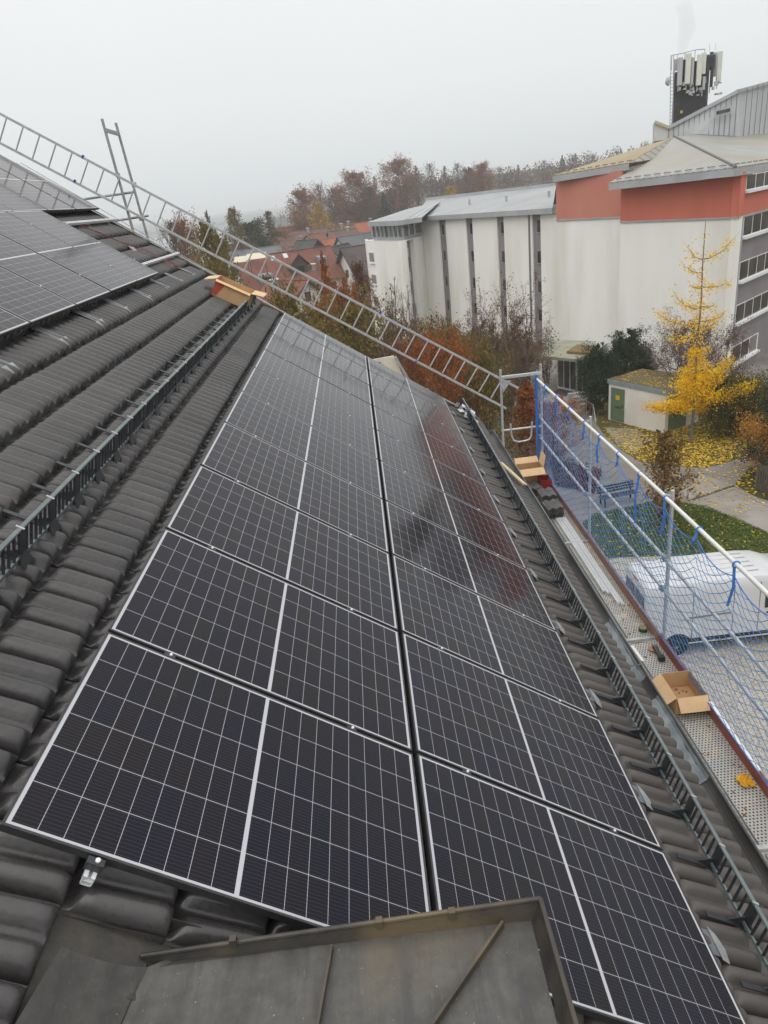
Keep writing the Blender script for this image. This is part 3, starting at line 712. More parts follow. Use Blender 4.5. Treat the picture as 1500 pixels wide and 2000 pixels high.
# ------------------------------------------------------------------ things lying on the scaffold and the roof
def carton(name, label, c, sx, sy, h, ang, flaps, tilt=None, loc=None, mat=CARD, inner=CARDL):
    """open carton: walls and floor of board plus bent flaps; flaps = {side: (angle outwards from upright, length)}"""
    r = thing(name, label, 'cardboard box', c, (0, 0, ang) if tilt is None else tilt, local=True)
    t = .006; b = MB()
    b.box((0, 0, t / 2 + .001), (sx, sy, t))
    b.box((sx / 2 - t / 2, 0, h / 2), (t, sy, h)).box((-sx / 2 + t / 2, 0, h / 2), (t, sy, h)).box((0, sy / 2 - t / 2, h / 2), (sx - 2 * t, t, h)).box((0, -sy / 2 + t / 2, h / 2), (sx - 2 * t, t, h))
    obj('body', b, mat, r)
    for side, (an, ln) in flaps.items():
        a = R_(an); ax = {'+x': (1, 0), '-x': (-1, 0), '+y': (0, 1), '-y': (0, -1)}[side]
        half = (sy if ax[0] else sx) / 2 - .004
        e0 = np.array([ax[0] * sx / 2, ax[1] * sy / 2, h + .001]); dirv = np.array([ax[0] * math.sin(a), ax[1] * math.sin(a), math.cos(a)]); sd_ = np.array([ax[1], ax[0], 0]) * half
        nrm = np.cross(dirv, sd_ / np.linalg.norm(sd_)) * .005
        fb = MB().prism([e0 - sd_, e0 + sd_, e0 + sd_ * .97 + dirv * ln, e0 - sd_ * .97 + dirv * ln], nrm); obj('flap', fb, inner, r)
    return r
ZB = ZD + .003
xl_, yn = 4.41, 4.66
c1 = carton('cardboard_box', 'open brown cardboard box with bent flaps on the perforated deck by the red toe board', (4.595, 4.89, ZB), .355, .47, .235, R_(0), {'-x': (128, .17), '-y': (140, .17)})
b = MB(); rg = np.random.default_rng(5)
for k in range(14): b.box((rg.uniform(-.1, .15), rg.uniform(-.2, .2), .012), (.03 * rg.random() + .01, .02, .008), rz(rg.random() * 3))
tag(obj('tile_crumbs', b, M('brick_crumbs', (.30, .10, .055), .9)), None)
o_ = bpy.data.objects[-1] if False else COL.objects['tile_crumbs']; o_.location = (4.595, 4.89, ZB); tag(o_, 'red tile crumbs at the bottom of the open cardboard box', 'crumbs', kind='stuff')
carton('cardboard_box', 'pale cardboard box with raised flaps on the far end of the scaffold', (4.43, 11.9, ZB), .50, .34, .42, R_(2), {'-y': (115, .20), '+y': (60, .16), '+x': (12, .24)}, inner=CARDL)
def onroof_rot(spin): return (Matrix.Rotation(PITCH, 4, 'Y') @ Matrix.Rotation(spin, 4, 'Z')).to_euler()
b3 = carton('cardboard_box', 'open cardboard box with a red corner lying on the roof tiles', rf(-.85, 10.55, -.09), .60, .38, .27, 0, {'+x': (80, .20), '-y': (125, .05), '-x': (118, .2)}, tilt=(R_(2), R_(30), R_(-3)))
b = MB().prism([(-.298, -.191, .02), (-.298, -.191, .26), (-.12, -.191, .26), (-.22, -.191, .02)], (0, -.002, 0)); obj('red_print', b, M('red_ink', (.36, .06, .04), .8), b3)
# roof tiles stacked on the deck
def tile_mesh():
    b = MB(); pr = []
    for d in np.linspace(0, .30, 25):
        h = 0
        for c_ in (.08, .225): h = max(h, .028 * (0.5 + .5 * math.cos(math.pi * min(1, abs(d - c_) / .058))) ** .6)
        pr.append((d - .15, h))
    for (x0, z0), (x1, z1) in zip(pr[:-1], pr[1:]):
        b.add([(x0, -.2, z0), (x1, -.2, z1), (x1, .2, z1), (x0, .2, z0), (x0, -.2, z0 + .014), (x1, -.2, z1 + .014), (x1, .2, z1 + .014), (x0, .2, z0 + .014)], [(0, 1, 2, 3), (7, 6, 5, 4), (0, 4, 5, 1), (3, 2, 6, 7)])
    b.box((-.15, 0, .007), (.002, .4, .014)).box((.15, 0, .007), (.002, .4, .014))
    return b
TS = M('spare_tile_clay', (.055, .053, .052), .5, col2=(.10, .096, .093), scale=5, bump=.1)
tl0 = None
STK = ['nearest tile stack in front of the silver rails', 'middle tile stack against the toe board', 'far tile stack below the pale cardboard box']
LV = ['lowest', 'second', 'third', 'fourth', 'fifth', 'sixth', 'topmost']
for s, (x, y, a, n) in enumerate(((4.50, 10.35, 3, 7), (4.54, 10.95, -3, 7), (4.40, 11.45, 2, 6))):
    for k in range(n):
        lab = f'{"topmost" if k == n - 1 else LV[k]} spare roof tile of the {STK[s]}'
        if tl0 is None: tl0 = obj('roof_tile', tile_mesh(), TS, smooth=True); o_ = tl0
        else: o_ = tl0.copy(); COL.objects.link(o_)
        o_.location = (x + random.gauss(0, .006), y + random.gauss(0, .008), ZB + k * .030 + .002); o_.rotation_euler = (0, 0, R_(a) + random.gauss(0, .02))
        tag(o_, lab, 'roof tile', 'spare roof tiles stacked on the scaffold')
b = MB().box((0, 0, .10), (.2, .3, .2)); bk = thing('red_bucket', 'dark red crate half hidden behind the far tile stack', 'crate', (4.66, 11.55, ZB), local=True)
for sx, sy, dx, dy in ((0, .14, .22, .008), (0, -.14, .22, .008), (.106, 0, .008, .28), (-.106, 0, .008, .28)):
    obj('side', MB().box((sx, sy, .13), (dx, dy, .26)), M('dark_red_plastic', (.22, .02, .025), .45), bk)
bk.name = 'plastic_crate'
# spare aluminium rails
for k, (xa_, ya_, xb2, yb2, nm) in enumerate(((4.645, 10.1, 4.640, 7.00, 'long silver rail lying next to the toe board, outermost of four'), (4.600, 10.1, 4.595, 7.05, 'long silver rail of the bundle, second from the toe board'), (4.550, 10.1, 4.545, 7.35, 'shorter silver rail of the bundle, third from the toe board'), (4.505, 10.1, 4.500, 7.42, 'shorter silver rail of the bundle, innermost next to the gutter'))):
    b = MB(); d_ = np.array([xb2 - xa_, yb2 - ya_, 0]); 
    for ox, oz, wd, ht in ((-.017, .022, .004, .04), (.017, .022, .004, .04), (0, .003, .038, .004), (-.011, .042, .013, .004), (.011, .042, .013, .004), (0, .022, .034, .003)):
        b.beam((xa_ + ox, ya_, ZB + oz), (xb2 + ox, yb2, ZB + oz), wd, ht)
    tag(obj('aluminium_rail', b, ALU), nm, 'rail', 'spare rails on the scaffold')
# tape roll, grinder, yellow rag, plank, foil
tp = thing('tape_roll', 'green roll of tape with a pale core on the deck by the cross bar', 'tape roll', (4.685, 6.36, ZB), local=True)
obj('tape', MB().add([(r * math.cos(a), r * math.sin(a), z) for r, z in ((.058, 0), (.058, .048), (.044, .048), (.044, 0)) for a in np.linspace(0, 2 * math.pi, 25)[:-1]], [(i * 24 + j, i * 24 + (j + 1) % 24, ((i + 1) % 4) * 24 + (j + 1) % 24, ((i + 1) % 4) * 24 + j) for i in range(4) for j in range(24)]), M('green_tape', (.012, .07, .03), .5), tp, smooth=True)
obj('core', MB().add([(r * math.cos(a), r * math.sin(a), z) for r, z in ((.0435, 0.001), (.0435, .050), (.039, .050), (.039, .001)) for a in np.linspace(0, 2 * math.pi, 25)[:-1]], [(i * 24 + j, i * 24 + (j + 1) % 24, ((i + 1) % 4) * 24 + (j + 1) % 24, ((i + 1) % 4) * 24 + j) for i in range(4) for j in range(24)]), M('pale_core', (.55, .46, .28), .8), tp, smooth=True)
gd = thing('angle_grinder', 'dark cordless angle grinder with a rusty disc on the perforated deck', 'power tool', (4.66, 5.79, ZB), (0, 0, R_(-4)), local=True)
obj('body', MB().tube([(0, .10, .045), (0, .05, .042), (.002, -.03, .040), (.004, -.09, .042)], [.030, .032, .026, .030], 12), M('dark_tool_plastic', (.03, .033, .036), .5, col2=(.07, .07, .07), scale=40), gd, smooth=True)
obj('gear_head', MB().box((0, .115, .048), (.06, .05, .055)), M('tool_grey', (.12, .125, .13), .45, .3), gd, bevel=.008)
obj('battery', MB().box((.006, -.125, .042), (.072, .07, .075)), M('battery_black', (.018, .018, .02), .5), gd, bevel=.006)
obj('disc', MB().lathe([(.058, 0), (.058, .004)], 24, (-.028, .115, .018)), M('rusty_disc', (.36, .17, .10), .8, col2=(.42, .22, .13), scale=30), gd)
b = MB(); rg = np.random.default_rng(2); n_ = 12
pv = [[(x * .013 - .07 + .01 * math.sin(3 * y + x), y * .015 - .08 + .012 * math.cos(2 * x), abs(.035 * math.sin(1.1 * x + .6 * y) * math.cos(.9 * y - .5 * x)) + .006 + .012 * rg.random()) for x in range(n_)] for y in range(n_)]
for i in range(n_ - 1):
    for j in range(n_ - 1):
        if math.hypot(i - 5.5, j - 5.5) < 6 + 1.2 * math.sin(5 * math.atan2(i - 5.5, j - 5.5)): b.quad(pv[i][j], pv[i][j + 1], pv[i + 1][j + 1], pv[i + 1][j])
o_ = obj('yellow_rag', b, M('yellow_cloth', (.66, .33, .015), .7, col2=(.74, .42, .03), scale=30)); o_.location = (4.66, 3.58, ZB)
tag(o_, 'crumpled yellow cloth lying on the perforated deck', 'cloth'); so_ = o_.modifiers.new('s', 'SOLIDIFY'); so_.thickness = .003
tag(obj('wood_plank', MB().beam(roofhit(980, 903, -.02) * 0 + rf(4.04, 8.85, -.03), rf(4.32, 8.2, -.02), .085, .02, PM @ np.array([0, 0, 1.])), M('fresh_wood', (.58, .45, .25), .75, col2=(.66, .54, .32), scale=3, stretch=(8, 1, 8))), 'short plank of fresh yellow wood lying across the eaves tiles by the gutter', 'plank')
b = MB(); rg = np.random.default_rng(9)
for k in range(11):
    p = np.array([3.66 + .20 * rg.random(), 11.05 + .55 * rg.random(), -.05 + .10 * rg.random()]); q = p + np.array([rg.normal(0, .13), rg.normal(0, .16), rg.normal(0, .05)])
    b.beam(rf(*p), rf(*q), .05 + .04 * rg.random(), .006, rg.normal(0, 1, 3))
tag(obj('metal_offcuts', b, M('bright_offcuts', (.50, .51, .52), .35, .6, col2=(.68, .69, .70), scale=15)), 'tangle of bright metal offcuts behind the far end of the eaves snow guard', 'offcuts')
b = MB(); rg = np.random.default_rng(21)
for k in range(70):
    y = rg.choice([rg.uniform(6.3, 7.6), rg.uniform(2.9, 5.9)], p=[.6, .4]); x = rg.uniform(4.44, 4.75)
    s_ = rg.uniform(.008, .028); b.box((x, y, ZB + .004), (s_, s_ * rg.uniform(.4, 1), .006), rz(rg.random() * 3))
tag(obj('tile_fragments', b, M('brick_crumbs', (.30, .10, .055), .9)), 'red tile fragments strewn over the scaffold deck', 'fragments', kind='stuff')

# cream board standing beyond the far panel edge
bq = [ony(x, y, 13.0) for x, y in ((724, 703), (769, 695), (794, 748), (745, 760))]
bd_ = thing('cream_board', 'cream coloured board with a grey edge strip standing beyond the far panels', 'board', bq[3])
obj('sheet', MB().prism(bq, (0, .04, 0)), M('cream_board', (.62, .57, .46), .8, col2=(.68, .63, .52), scale=4), bd_)
obj('edge_strip', MB().beam(ony(772, 697, 12.97), ony(801, 748, 12.97), .05, .05), GALV, bd_)
obj('hook', MB().box(ony(741, 710, 12.96), (.05, .03, .05)), DARKM, bd_)

# ------------------------------------------------------------------ terrain, ground covers, water
def ss(a, b, x):
    t = min(1., max(0., (x - a) / (b - a))); return t * t * (3 - 2 * t)
def zg(x, y):
    y_ = max(y, 1.); a = x / y_
    t = ss(.10, -.12, a) if False else 1 - ss(-.12, .10, a)
    left = -3.2 * ss(45, 100, y_) - 13.5 * ss(150, 460, y_)
    right = -1.0 * ss(60, 90, y_) + 5 * ss(120, 220, y_) + 16 * ss(230, 700, y_)
    return t * left + (1 - t) * right
xs_ = np.concatenate([np.linspace(-2600, -200, 24), np.linspace(-190, 190, 77), np.linspace(200, 2600, 24)])
ys_ = np.concatenate([np.linspace(-400, -20, 6), np.linspace(-15, 300, 64), np.linspace(310, 900, 40), np.linspace(950, 4200, 20)])
V = []; 
for y in ys_:
    for x in xs_:
        z = zg(x, y) + (0 if y < 60 else .25 * math.sin(x * .11) * math.cos(y * .09) * ss(60, 120, y))
        if x / max(y, 1) < .05 and y > 440: z = min(z, -17.5)
        V.append((x, y, z))
nx = len(xs_); F = [(i * nx + j, i * nx + j + 1, (i + 1) * nx + j + 1, (i + 1) * nx + j) for i in range(len(ys_) - 1) for j in range(nx - 1)]
gm = np_mesh('ground', V, F, True)
PAVE = M('grey_paving', (.165, .150, .135), .9, col2=(.225, .207, .19), scale=.7, detail=8, contrast=(.3, .7), bump=.1, bscale=30, col3=(.14, .125, .11), scale3=.25)
def ground_mat():
    mt = bpy.data.materials.new('ground_cover'); mt.use_nodes = True; t = mt.node_tree; q = NT(t); b = t.nodes['Principled BSDF']; b.inputs['Roughness'].default_value = .95
    g = q.n('ShaderNodeNewGeometry'); n = q.n('ShaderNodeTexNoise'); n.inputs['Scale'].default_value = .08; n.inputs['Detail'].default_value = 8; t.links.new(g.outputs['Position'], n.inputs['Vector'])
    r = q.n('ShaderNodeValToRGB'); r.color_ramp.elements[0].color = (.055, .052, .028, 1); r.color_ramp.elements[0].position = .35; r.color_ramp.elements[1].color = (.11, .075, .042, 1); r.color_ramp.elements[1].position = .65
    t.links.new(n.outputs[0], r.inputs[0]); t.links.new(r.outputs[0], b.inputs['Base Color']); return mt
go = bpy.data.objects.new('ground', gm); COL.objects.link(go); gm.materials.append(ground_mat()); tag(go, kind='structure')
WATER = M('lake_water', (.10, .12, .13), .10, col2=(.12, .14, .15), scale=.01, bump=.06, bscale=.3)
b = MB().quad((-4000, 430, -16.2), (900, 430, -16.2), (900, 4600, -16.2), (-4000, 4600, -16.2))
tag(obj('lake', b, WATER), kind='structure')
def sheet(name, pts, z, mat, kind='structure'):
    b = MB(); b.v = [(p[0], p[1], z) for p in pts]; b.f = [tuple(range(len(pts)))]
    return tag(obj(name, b, mat), kind=kind)
def gxy(*q): return [onz(x, y, 0)[:2] for x, y in q]
sheet('paving', [(-20, -20), (32, -20), (32, 58), (6, 58), (-4, 50), (-8, 30)], .004, PAVE)
def gravel_mat():
    mt = bpy.data.materials.new('gravel'); mt.use_nodes = True; t = mt.node_tree; q = NT(t); b = t.nodes['Principled BSDF']; b.inputs['Roughness'].default_value = .9
    tcn = q.n('ShaderNodeTexCoord'); v = q.n('ShaderNodeTexVoronoi'); v.inputs['Scale'].default_value = 26; t.links.new(tcn.outputs['Object'], v.inputs['Vector'])
    r = q.n('ShaderNodeValToRGB'); r.color_ramp.elements[0].color = (.27, .24, .20, 1); r.color_ramp.elements[1].color = (.56, .52, .455, 1)
    sp = q.n('ShaderNodeSeparateColor'); t.links.new(v.outputs['Color'], sp.inputs[0]); t.links.new(sp.outputs[0], r.inputs[0])
    n = q.n('ShaderNodeTexNoise'); n.inputs['Scale'].default_value = .6; n.inputs['Detail'].default_value = 6; t.links.new(tcn.outputs['Object'], n.inputs['Vector'])
    c = q.mix(q.m('MULTIPLY', n.outputs[0], .35), r.outputs[0], (.17, .15, .12, 1)); t.links.new(c, b.inputs['Base Color'])
    bp = q.n('ShaderNodeBump'); bp.inputs['Distance'].default_value = .03; t.links.new(v.outputs['Distance'], bp.inputs['Height']); t.links.new(bp.outputs[0], b.inputs['Normal']); return mt
sheet('gravel_yard', [(4.0, -18), (31, -18), (31, 21.0), (17.0, 22.0), (10.6, 23.2), (9.6, 23.0), (8.4, 22.2), (6.5, 21.5), (4, 20.5)], .010, gravel_mat())
def grass_mat(name, c0, c1, c2, sc=1.0):
    mt = bpy.data.materials.new(name); mt.use_nodes = True; t = mt.node_tree; q = NT(t); b = t.nodes['Principled BSDF']; b.inputs['Roughness'].default_value = .95; b.inputs['Specular IOR Level'].default_value = .1
    tcn = q.n('ShaderNodeTexCoord'); n = q.n('ShaderNodeTexNoise'); n.inputs['Scale'].default_value = .55 * sc; n.inputs['Detail'].default_value = 9; n.inputs['Roughness'].default_value = .7; t.links.new(tcn.outputs['Object'], n.inputs['Vector'])
    n2 = q.n('ShaderNodeTexNoise'); n2.inputs['Scale'].default_value = 22; n2.inputs['Detail'].default_value = 6; t.links.new(tcn.outputs['Object'], n2.inputs['Vector'])
    r = q.n('ShaderNodeValToRGB'); r.color_ramp.elements[0].position = .38; r.color_ramp.elements[0].color = (*c0, 1); r.color_ramp.elements[1].position = .62; r.color_ramp.elements[1].color = (*c1, 1); t.links.new(n.outputs[0], r.inputs[0])
    r2 = q.n('ShaderNodeValToRGB'); r2.color_ramp.elements[0].position = .45; r2.color_ramp.elements[1].position = .62; t.links.new(n2.outputs[0], r2.inputs[0])
    t.links.new(q.mix(q.m('MULTIPLY', r2.outputs[0], .55), r.outputs[0], (*c2, 1)), b.inputs['Base Color'])
    bp = q.n('ShaderNodeBump'); bp.inputs['Distance'].default_value = .06; t.links.new(n2.outputs[0], bp.inputs['Height']); t.links.new(bp.outputs[0], b.inputs['Normal']); return mt
lawn_pts = gxy((1128, 1030), (1160, 1005), (1240, 988), (1300, 972), (1345, 985), (1380, 990), (1440, 1015), (1520, 1050)) + [(19, 22.0), (17.0, 22.0), (10.5, 23.25), (9.6, 23.3), (8.8, 24.2)]
sheet('lawn', lawn_pts, .010, grass_mat('lawn_grass', (.045, .072, .018), (.092, .115, .028), (.065, .095, .024)))
leaf_pts = gxy((1165, 828), (1180, 850), (1215, 880), (1250, 902), (1300, 908), (1375, 915), (1420, 903), (1460, 890), (1530, 868), (1560, 800), (1480, 740), (1380, 745), (1180, 770))
sheet('leafy_grass', leaf_pts, .012, grass_mat('leafy_grass', (.085, .080, .024), (.15, .125, .055), (.10, .085, .03), 1.4))
sheet('mossy_slabs', gxy((1180, 835), (1240, 838), (1275, 858), (1240, 885), (1205, 868)), .016, M('mossy_slabs', (.15, .14, .10), .95, col2=(.25, .24, .21), scale=2.2, detail=9, contrast=(.4, .6)))
sheet('green_island', gxy((1436, 946), (1455, 960), (1480, 972), (1540, 990), (1560, 930), (1490, 905), (1462, 915)), .012, grass_mat('island_grass', (.035, .05, .015), (.07, .075, .02), (.14, .08, .03)))
LIGHTP = M('light_paving', (.30, .28, .25), .9, col2=(.38, .36, .33), scale=1.5, detail=6, contrast=(.3, .7))
sheet('entrance_paving', gxy((1062, 775), (1125, 745), (1170, 765), (1150, 800), (1100, 812), (1060, 800)), .016, LIGHTP)
sheet('door_mat', gxy((1078, 768), (1098, 756), (1128, 764), (1103, 775)), .022, M('dark_mat', (.05, .05, .055), .9))
sheet('footpath', gxy((1368, 925), (1432, 950), (1530, 1000), (1530, 1055), (1440, 1012), (1350, 984), (1330, 960)), .016, M('path_slabs', (.225, .205, .18), .9, col2=(.285, .265, .24), scale=.9, detail=7, contrast=(.3, .7), col3=(.2, .18, .15), scale3=.6))
b = MB(); p, q = onz(1345, 978, .022), onz(1434, 948, .022); b.beam(p, q, .16, .012); tag(obj('drain_channel', b, M('drain_grating', (.05, .047, .043), .7)), 'dark drain channel crossing the footpath', 'drain')
for (a, c_) in (((1432, 955), (1540, 1010)), ((1365, 915), (1400, 952))):
    b = MB(); b.beam(onz(*a, .02), onz(*c_, .02), .03, .004); tag(obj('paving_joint', b, M('joint_dark', (.11, .10, .09), .9)), kind='structure')

# fallen leaves: loose cards lying on the ground
def litter(name, poly, n, cols, size, z=.03, seed=1, fall=None, label='yellow fallen leaves scattered on the ground'):
    rg = np.random.default_rng(seed); poly = np.asarray(poly); lo, hi = poly.min(0), poly.max(0); P_ = []
    while len(P_) < n:
        c_ = rg.uniform(lo, hi, (4000, 2)); ins = np.zeros(len(c_), bool); k = len(poly)
        for i in range(k):
            (x1, y1), (x2, y2) = poly[i], poly[(i + 1) % k]
            cond = ((y1 > c_[:, 1]) != (y2 > c_[:, 1])); xx = (x2 - x1) * (c_[:, 1] - y1) / (y2 - y1 + 1e-12) + x1; ins ^= cond & (c_[:, 0] < xx)
        c_ = c_[ins]
        if fall is not None: c_ = c_[rg.random(len(c_)) < fall(c_)]
        P_ += list(c_)
    P_ = np.array(P_[:n]); V, F = leaf_quads(np.c_[P_, np.full(n, z) + rg.random(n) * .02], size, rg, flat=.75)
    o = bpy.data.objects.new(name, np_mesh(name, V, F)); COL.objects.link(o); o.data.materials.append(LEAF(name + '_mat', cols, trans=0)); return tag(o, label, 'fallen leaves', None, 'stuff')
def leaf_quads(C, size, rg, flat=0., aspect=.7):
    n = len(C); nrm = rg.normal(0, 1, (n, 3)); nrm[:, 2] = np.abs(nrm[:, 2]) if flat else nrm[:, 2]
    nrm = nrm * (1 - flat) + np.array([0, 0, 1.]) * flat * 1.5; nrm /= np.linalg.norm(nrm, axis=1)[:, None]
    a = rg.normal(0, 1, (n, 3)); a -= nrm * (a * nrm).sum(1)[:, None]; a /= np.linalg.norm(a, axis=1)[:, None]; b_ = np.cross(nrm, a)
    s = size * rg.uniform(.6, 1.35, n)[:, None] / 2
    V = np.stack([C - a * s, C - b_ * s * aspect, C + a * s, C + b_ * s * aspect], 1).reshape(-1, 3)
    return V, np.arange(4 * n).reshape(-1, 4)
gk = onz(1349, 865, 0)
LY = [(.50, .32, .02), (.62, .42, .03), (.42, .25, .03), (.70, .52, .10)]
litter('fallen_leaves', leaf_pts, 5200, LY, .13, seed=3, label='dense golden leaves on the grass below the ginkgo', fall=lambda c: np.clip(1.25 - np.hypot(c[:, 0] - gk[0] - .5, c[:, 1] - gk[1] + .8) / 5.4, .04, 1))
litter('fallen_leaves', gxy((1250, 895), (1375, 905), (1460, 885), (1500, 920), (1470, 950), (1500, 1000), (1440, 1010), (1350, 985), (1250, 960)), 420, [(.42, .26, .08), (.52, .36, .14), (.35, .17, .06)], .13, seed=4, label='scattered brown leaves on the footpath')
litter('fallen_leaves', lawn_pts, 600, [(.33, .17, .05), (.42, .26, .09), (.25, .11, .04)], .12, seed=5, label='few brown leaves on the lawn')
litter('fallen_leaves', gxy((1436, 946), (1455, 960), (1480, 972), (1540, 990), (1560, 930), (1490, 905), (1462, 915)), 120, [(.50, .22, .05), (.6, .34, .1), (.4, .16, .05)], .16, seed=6, label='orange leaves round the wooden fence')

# ------------------------------------------------------------------ van
VX, VY = 8.95, 16.66
van = thing('parked_van', 'white panel van parked on the gravel behind the blue net', 'van', (VX, VY + .95, 0), local=True)
VWHITE = M('white_car_paint', (.47, .48, .50), .28, col2=(.53, .54, .55), scale=1.2, spec=.5)
GLASSD = M('dark_glass', (.010, .012, .014), .06, spec=.6)
def van_body():
    st = [(0.02, .93, 2.44, .36), (.10, .98, 2.52, .34), (.5, 1.0, 2.545, .34), (1.5, 1.01, 2.56, .34), (2.6, 1.01, 2.56, .34), (3.5, 1.01, 2.54, .34), (4.05, 1.0, 2.48, .34), (4.5, .985, 2.30, .34), (4.95, .965, 1.95, .34), (5.25, .95, 1.62, .33), (5.5, .93, 1.36, .33), (5.75, .88, 1.22, .36), (5.92, .78, 1.05, .40), (5.99, .68, .85, .45)]
    vs = []; 
    for x, w_, h, g_ in st:
        z0 = g_; s_ = (h - z0)
        half = [(0, z0), (w_ * .86, z0), (w_ * .985, z0 + .05), (w_ * 1.0, z0 + .30 * s_), (w_ * .985, z0 + .40 * s_), (w_ * .99, z0 + .47 * s_), (w_ * .955, z0 + .78 * s_), (w_ * .92, z0 + .92 * s_), (w_ * .84, z0 + .975 * s_), (w_ * .62, z0 + .995 * s_), (0, h)]
        ring = [(x, -y, z) for y, z in half] + [(x, y, z) for y, z in half[-2:0:-1]]
        vs.append(ring)
    b = MB(); n = len(vs[0]); b.v = [tuple(p) for r in vs for p in r]
    b.f = [(i * n + j, i * n + (j + 1) % n, (i + 1) * n + (j + 1) % n, (i + 1) * n + j) for i in range(len(vs) - 1) for j in range(n)] + [tuple(range(n)), tuple(range((len(vs) - 1) * n, len(vs) * n))[::-1]]
    return b
vb = obj('body', van_body(), VWHITE, van, smooth=True)
for sgn in (-1, 1):
    b = MB().prism([(.62, sgn * 1.012, .38), (.62, sgn * 1.012, .62), (5.2, sgn * 1.0, .58), (5.2, sgn * 1.0, .36)], (0, sgn * .012, 0)); obj('sill_strip', b, M('black_trim', (.018, .018, .019), .55), van)
    b = MB().beam((1.35, sgn * 1.012, .45), (4.6, sgn * 1.012, .45), .02, .05); obj('sill_moulding', b, VWHITE, van)
    b = MB().beam((1.2, sgn * 1.006, 1.36), (2.65, sgn * 1.006, 1.40), .03, .05); obj('slide_rail', b, M('rail_grey', (.20, .205, .21), .4, .4), van)
    for x in (1.45, 2.70, 3.50):
        b = MB().prism([(x, sgn * 1.016, .66), (x + .018, sgn * 1.016, .66), (x + .018, sgn * .958, 2.34), (x, sgn * .958, 2.34)], (0, sgn * .008, 0)); obj('door_seam', b, M('seam_dark_grey', (.09, .09, .095), .6), van)
    b = MB().prism([(3.68, sgn * 1.004, 1.42), (3.68, sgn * .975, 2.02), (4.55, sgn * .955, 2.0), (4.98, sgn * .955, 1.46)], (0, sgn * .012, 0)); obj('side_window', b, GLASSD, van, bevel=.01)
    b = MB().beam((3.75, sgn * 1.012, 1.25), (3.92, sgn * 1.012, 1.25), .03, .035); obj('door_handle', b, M('black_trim', (.018, .018, .019), .55), van)
    b = MB().box((4.95, sgn * 1.13, 1.45), (.12, .2, .26)); obj('wing_mirror', b, M('black_trim', (.018, .018, .019), .55), van, bevel=.03)
    b = MB().prism([(.012, sgn * .93, 1.15), (.012, sgn * .93, 1.75), (.012, sgn * .80, 1.75), (.012, sgn * .80, 1.15)], (-.012, 0, 0)); obj('tail_light', b, M('red_lens', (.32, .015, .02), .2), van)
    b = MB().prism([(.012, sgn * .06, 1.50), (.012, sgn * .06, 2.12), (.018, sgn * .74, 2.10), (.012, sgn * .78, 1.50)], (-.012, 0, 0)); obj('rear_window', b, GLASSD, van)
for k in range(5):
    obj('roof_rib', MB().beam((.4, -.56 + .28 * k, 2.552), (3.6, -.56 + .28 * k, 2.56), .05, .03), VWHITE, van, bevel=.01)
b = MB().box((.0, 0, .42), (.12, 1.8, .22)); obj('rear_bumper', b, M('grey_bumper', (.10, .10, .105), .6), van, bevel=.03)
b = MB().box((.03, 0, 2.42), (.04, .5, .05)); obj('brake_light', b, M('red_lens', (.32, .015, .02), .2), van)
b = MB().box((.0, -.02, 1.2), (.012, .014, 1.6)); obj('door_gap', b, M('seam_grey', (.22, .22, .23), .6), van)
wheel0 = None
for wx in (1.02, 4.75):
    for sy in (-1, 1):
        if wheel0 is None:
            wh = bpy.data.objects.new('wheel', None); COL.objects.link(wh); wh.parent = van; ORG[wh] = np.zeros(3)
            tyre = obj('tyre', MB().lathe([(.21, -.11), (.31, -.115), (.35, -.09), (.355, 0), (.35, .09), (.31, .115), (.21, .11)], 28, axis='y'), BLACK, wh, smooth=True)
            obj('rim', MB().lathe([(.03, -.118), (.10, -.10), (.14, -.07), (.215, -.105), (.215, .1), (.02, .1)], 24, axis='y'), M('steel_rim', (.06, .062, .066), .45, .5, col2=(.12, .12, .125), scale=20), wh, smooth=True)
            obj('hub_cap', MB().lathe([(.001, -.125), (.06, -.12), (.075, -.10), (.17, -.105), (.175, -.095), (.06, -.09)], 20, axis='y'), M('hub_grey', (.22, .225, .23), .4, .5), wh, smooth=True)
            wheel0 = wh
        else: wh = copy_tree(wheel0, van)
        wh.location = (wx, sy * .90, .355)
        if sy > 0: wh.rotation_euler = (0, 0, math.pi)
        b = MB(); pts = [(wx + .44 * math.cos(a), sy * 1.006, .40 + .42 * math.sin(a)) for a in np.linspace(-.05, math.pi + .05, 16)]; b.prism(pts, (0, -sy * .02, 0)); b2 = obj('wheel_arch', b, M('arch_black', (.01, .01, .011), .8), van)

# ------------------------------------------------------------------ bench, fence, shed, entrance pavilion, railing
DBLUE = M('dark_blue_wood', (.018, .020, .035), .55, col2=(.035, .038, .055), scale=9, stretch=(1, 6, 6))
bp0, bp1 = onz(1172, 990, 0), onz(1242, 976, 0); bl = np.linalg.norm(bp1 - bp0); ba_ = math.atan2(bp1[1] - bp0[1], bp1[0] - bp0[0])
bench = thing('park_bench', 'dark slatted park bench on the lawn edge behind the net', 'bench', (bp0 + bp1) / 2, (0, 0, ba_), local=True)
b = MB()
for k in range(4): b.box((0, -.18 + k * .11, .45), (bl, .085, .035))
obj('seat', b, DBLUE, bench, bevel=.004)
b = MB()
for k in range(3): b.beam((-bl / 2, .27 + .03 * k, .58 + .12 * k), (bl / 2, .27 + .03 * k, .58 + .12 * k), .03, .09)
obj('backrest', b, DBLUE, bench, bevel=.004)
for x in (-bl / 2 + .15, bl / 2 - .15):
    b = MB().beam((x, -.2, 0), (x, -.17, .44), .06, .06, (1, 0, 0)).beam((x, .24, 0), (x, .24, .44), .06, .06, (1, 0, 0)).beam((x, -.2, .415), (x, .25, .415), .05, .04).beam((x, .24, .42), (x, .36, .92), .05, .04, (1, 0, 0)); obj('leg', b, DARKM, bench)
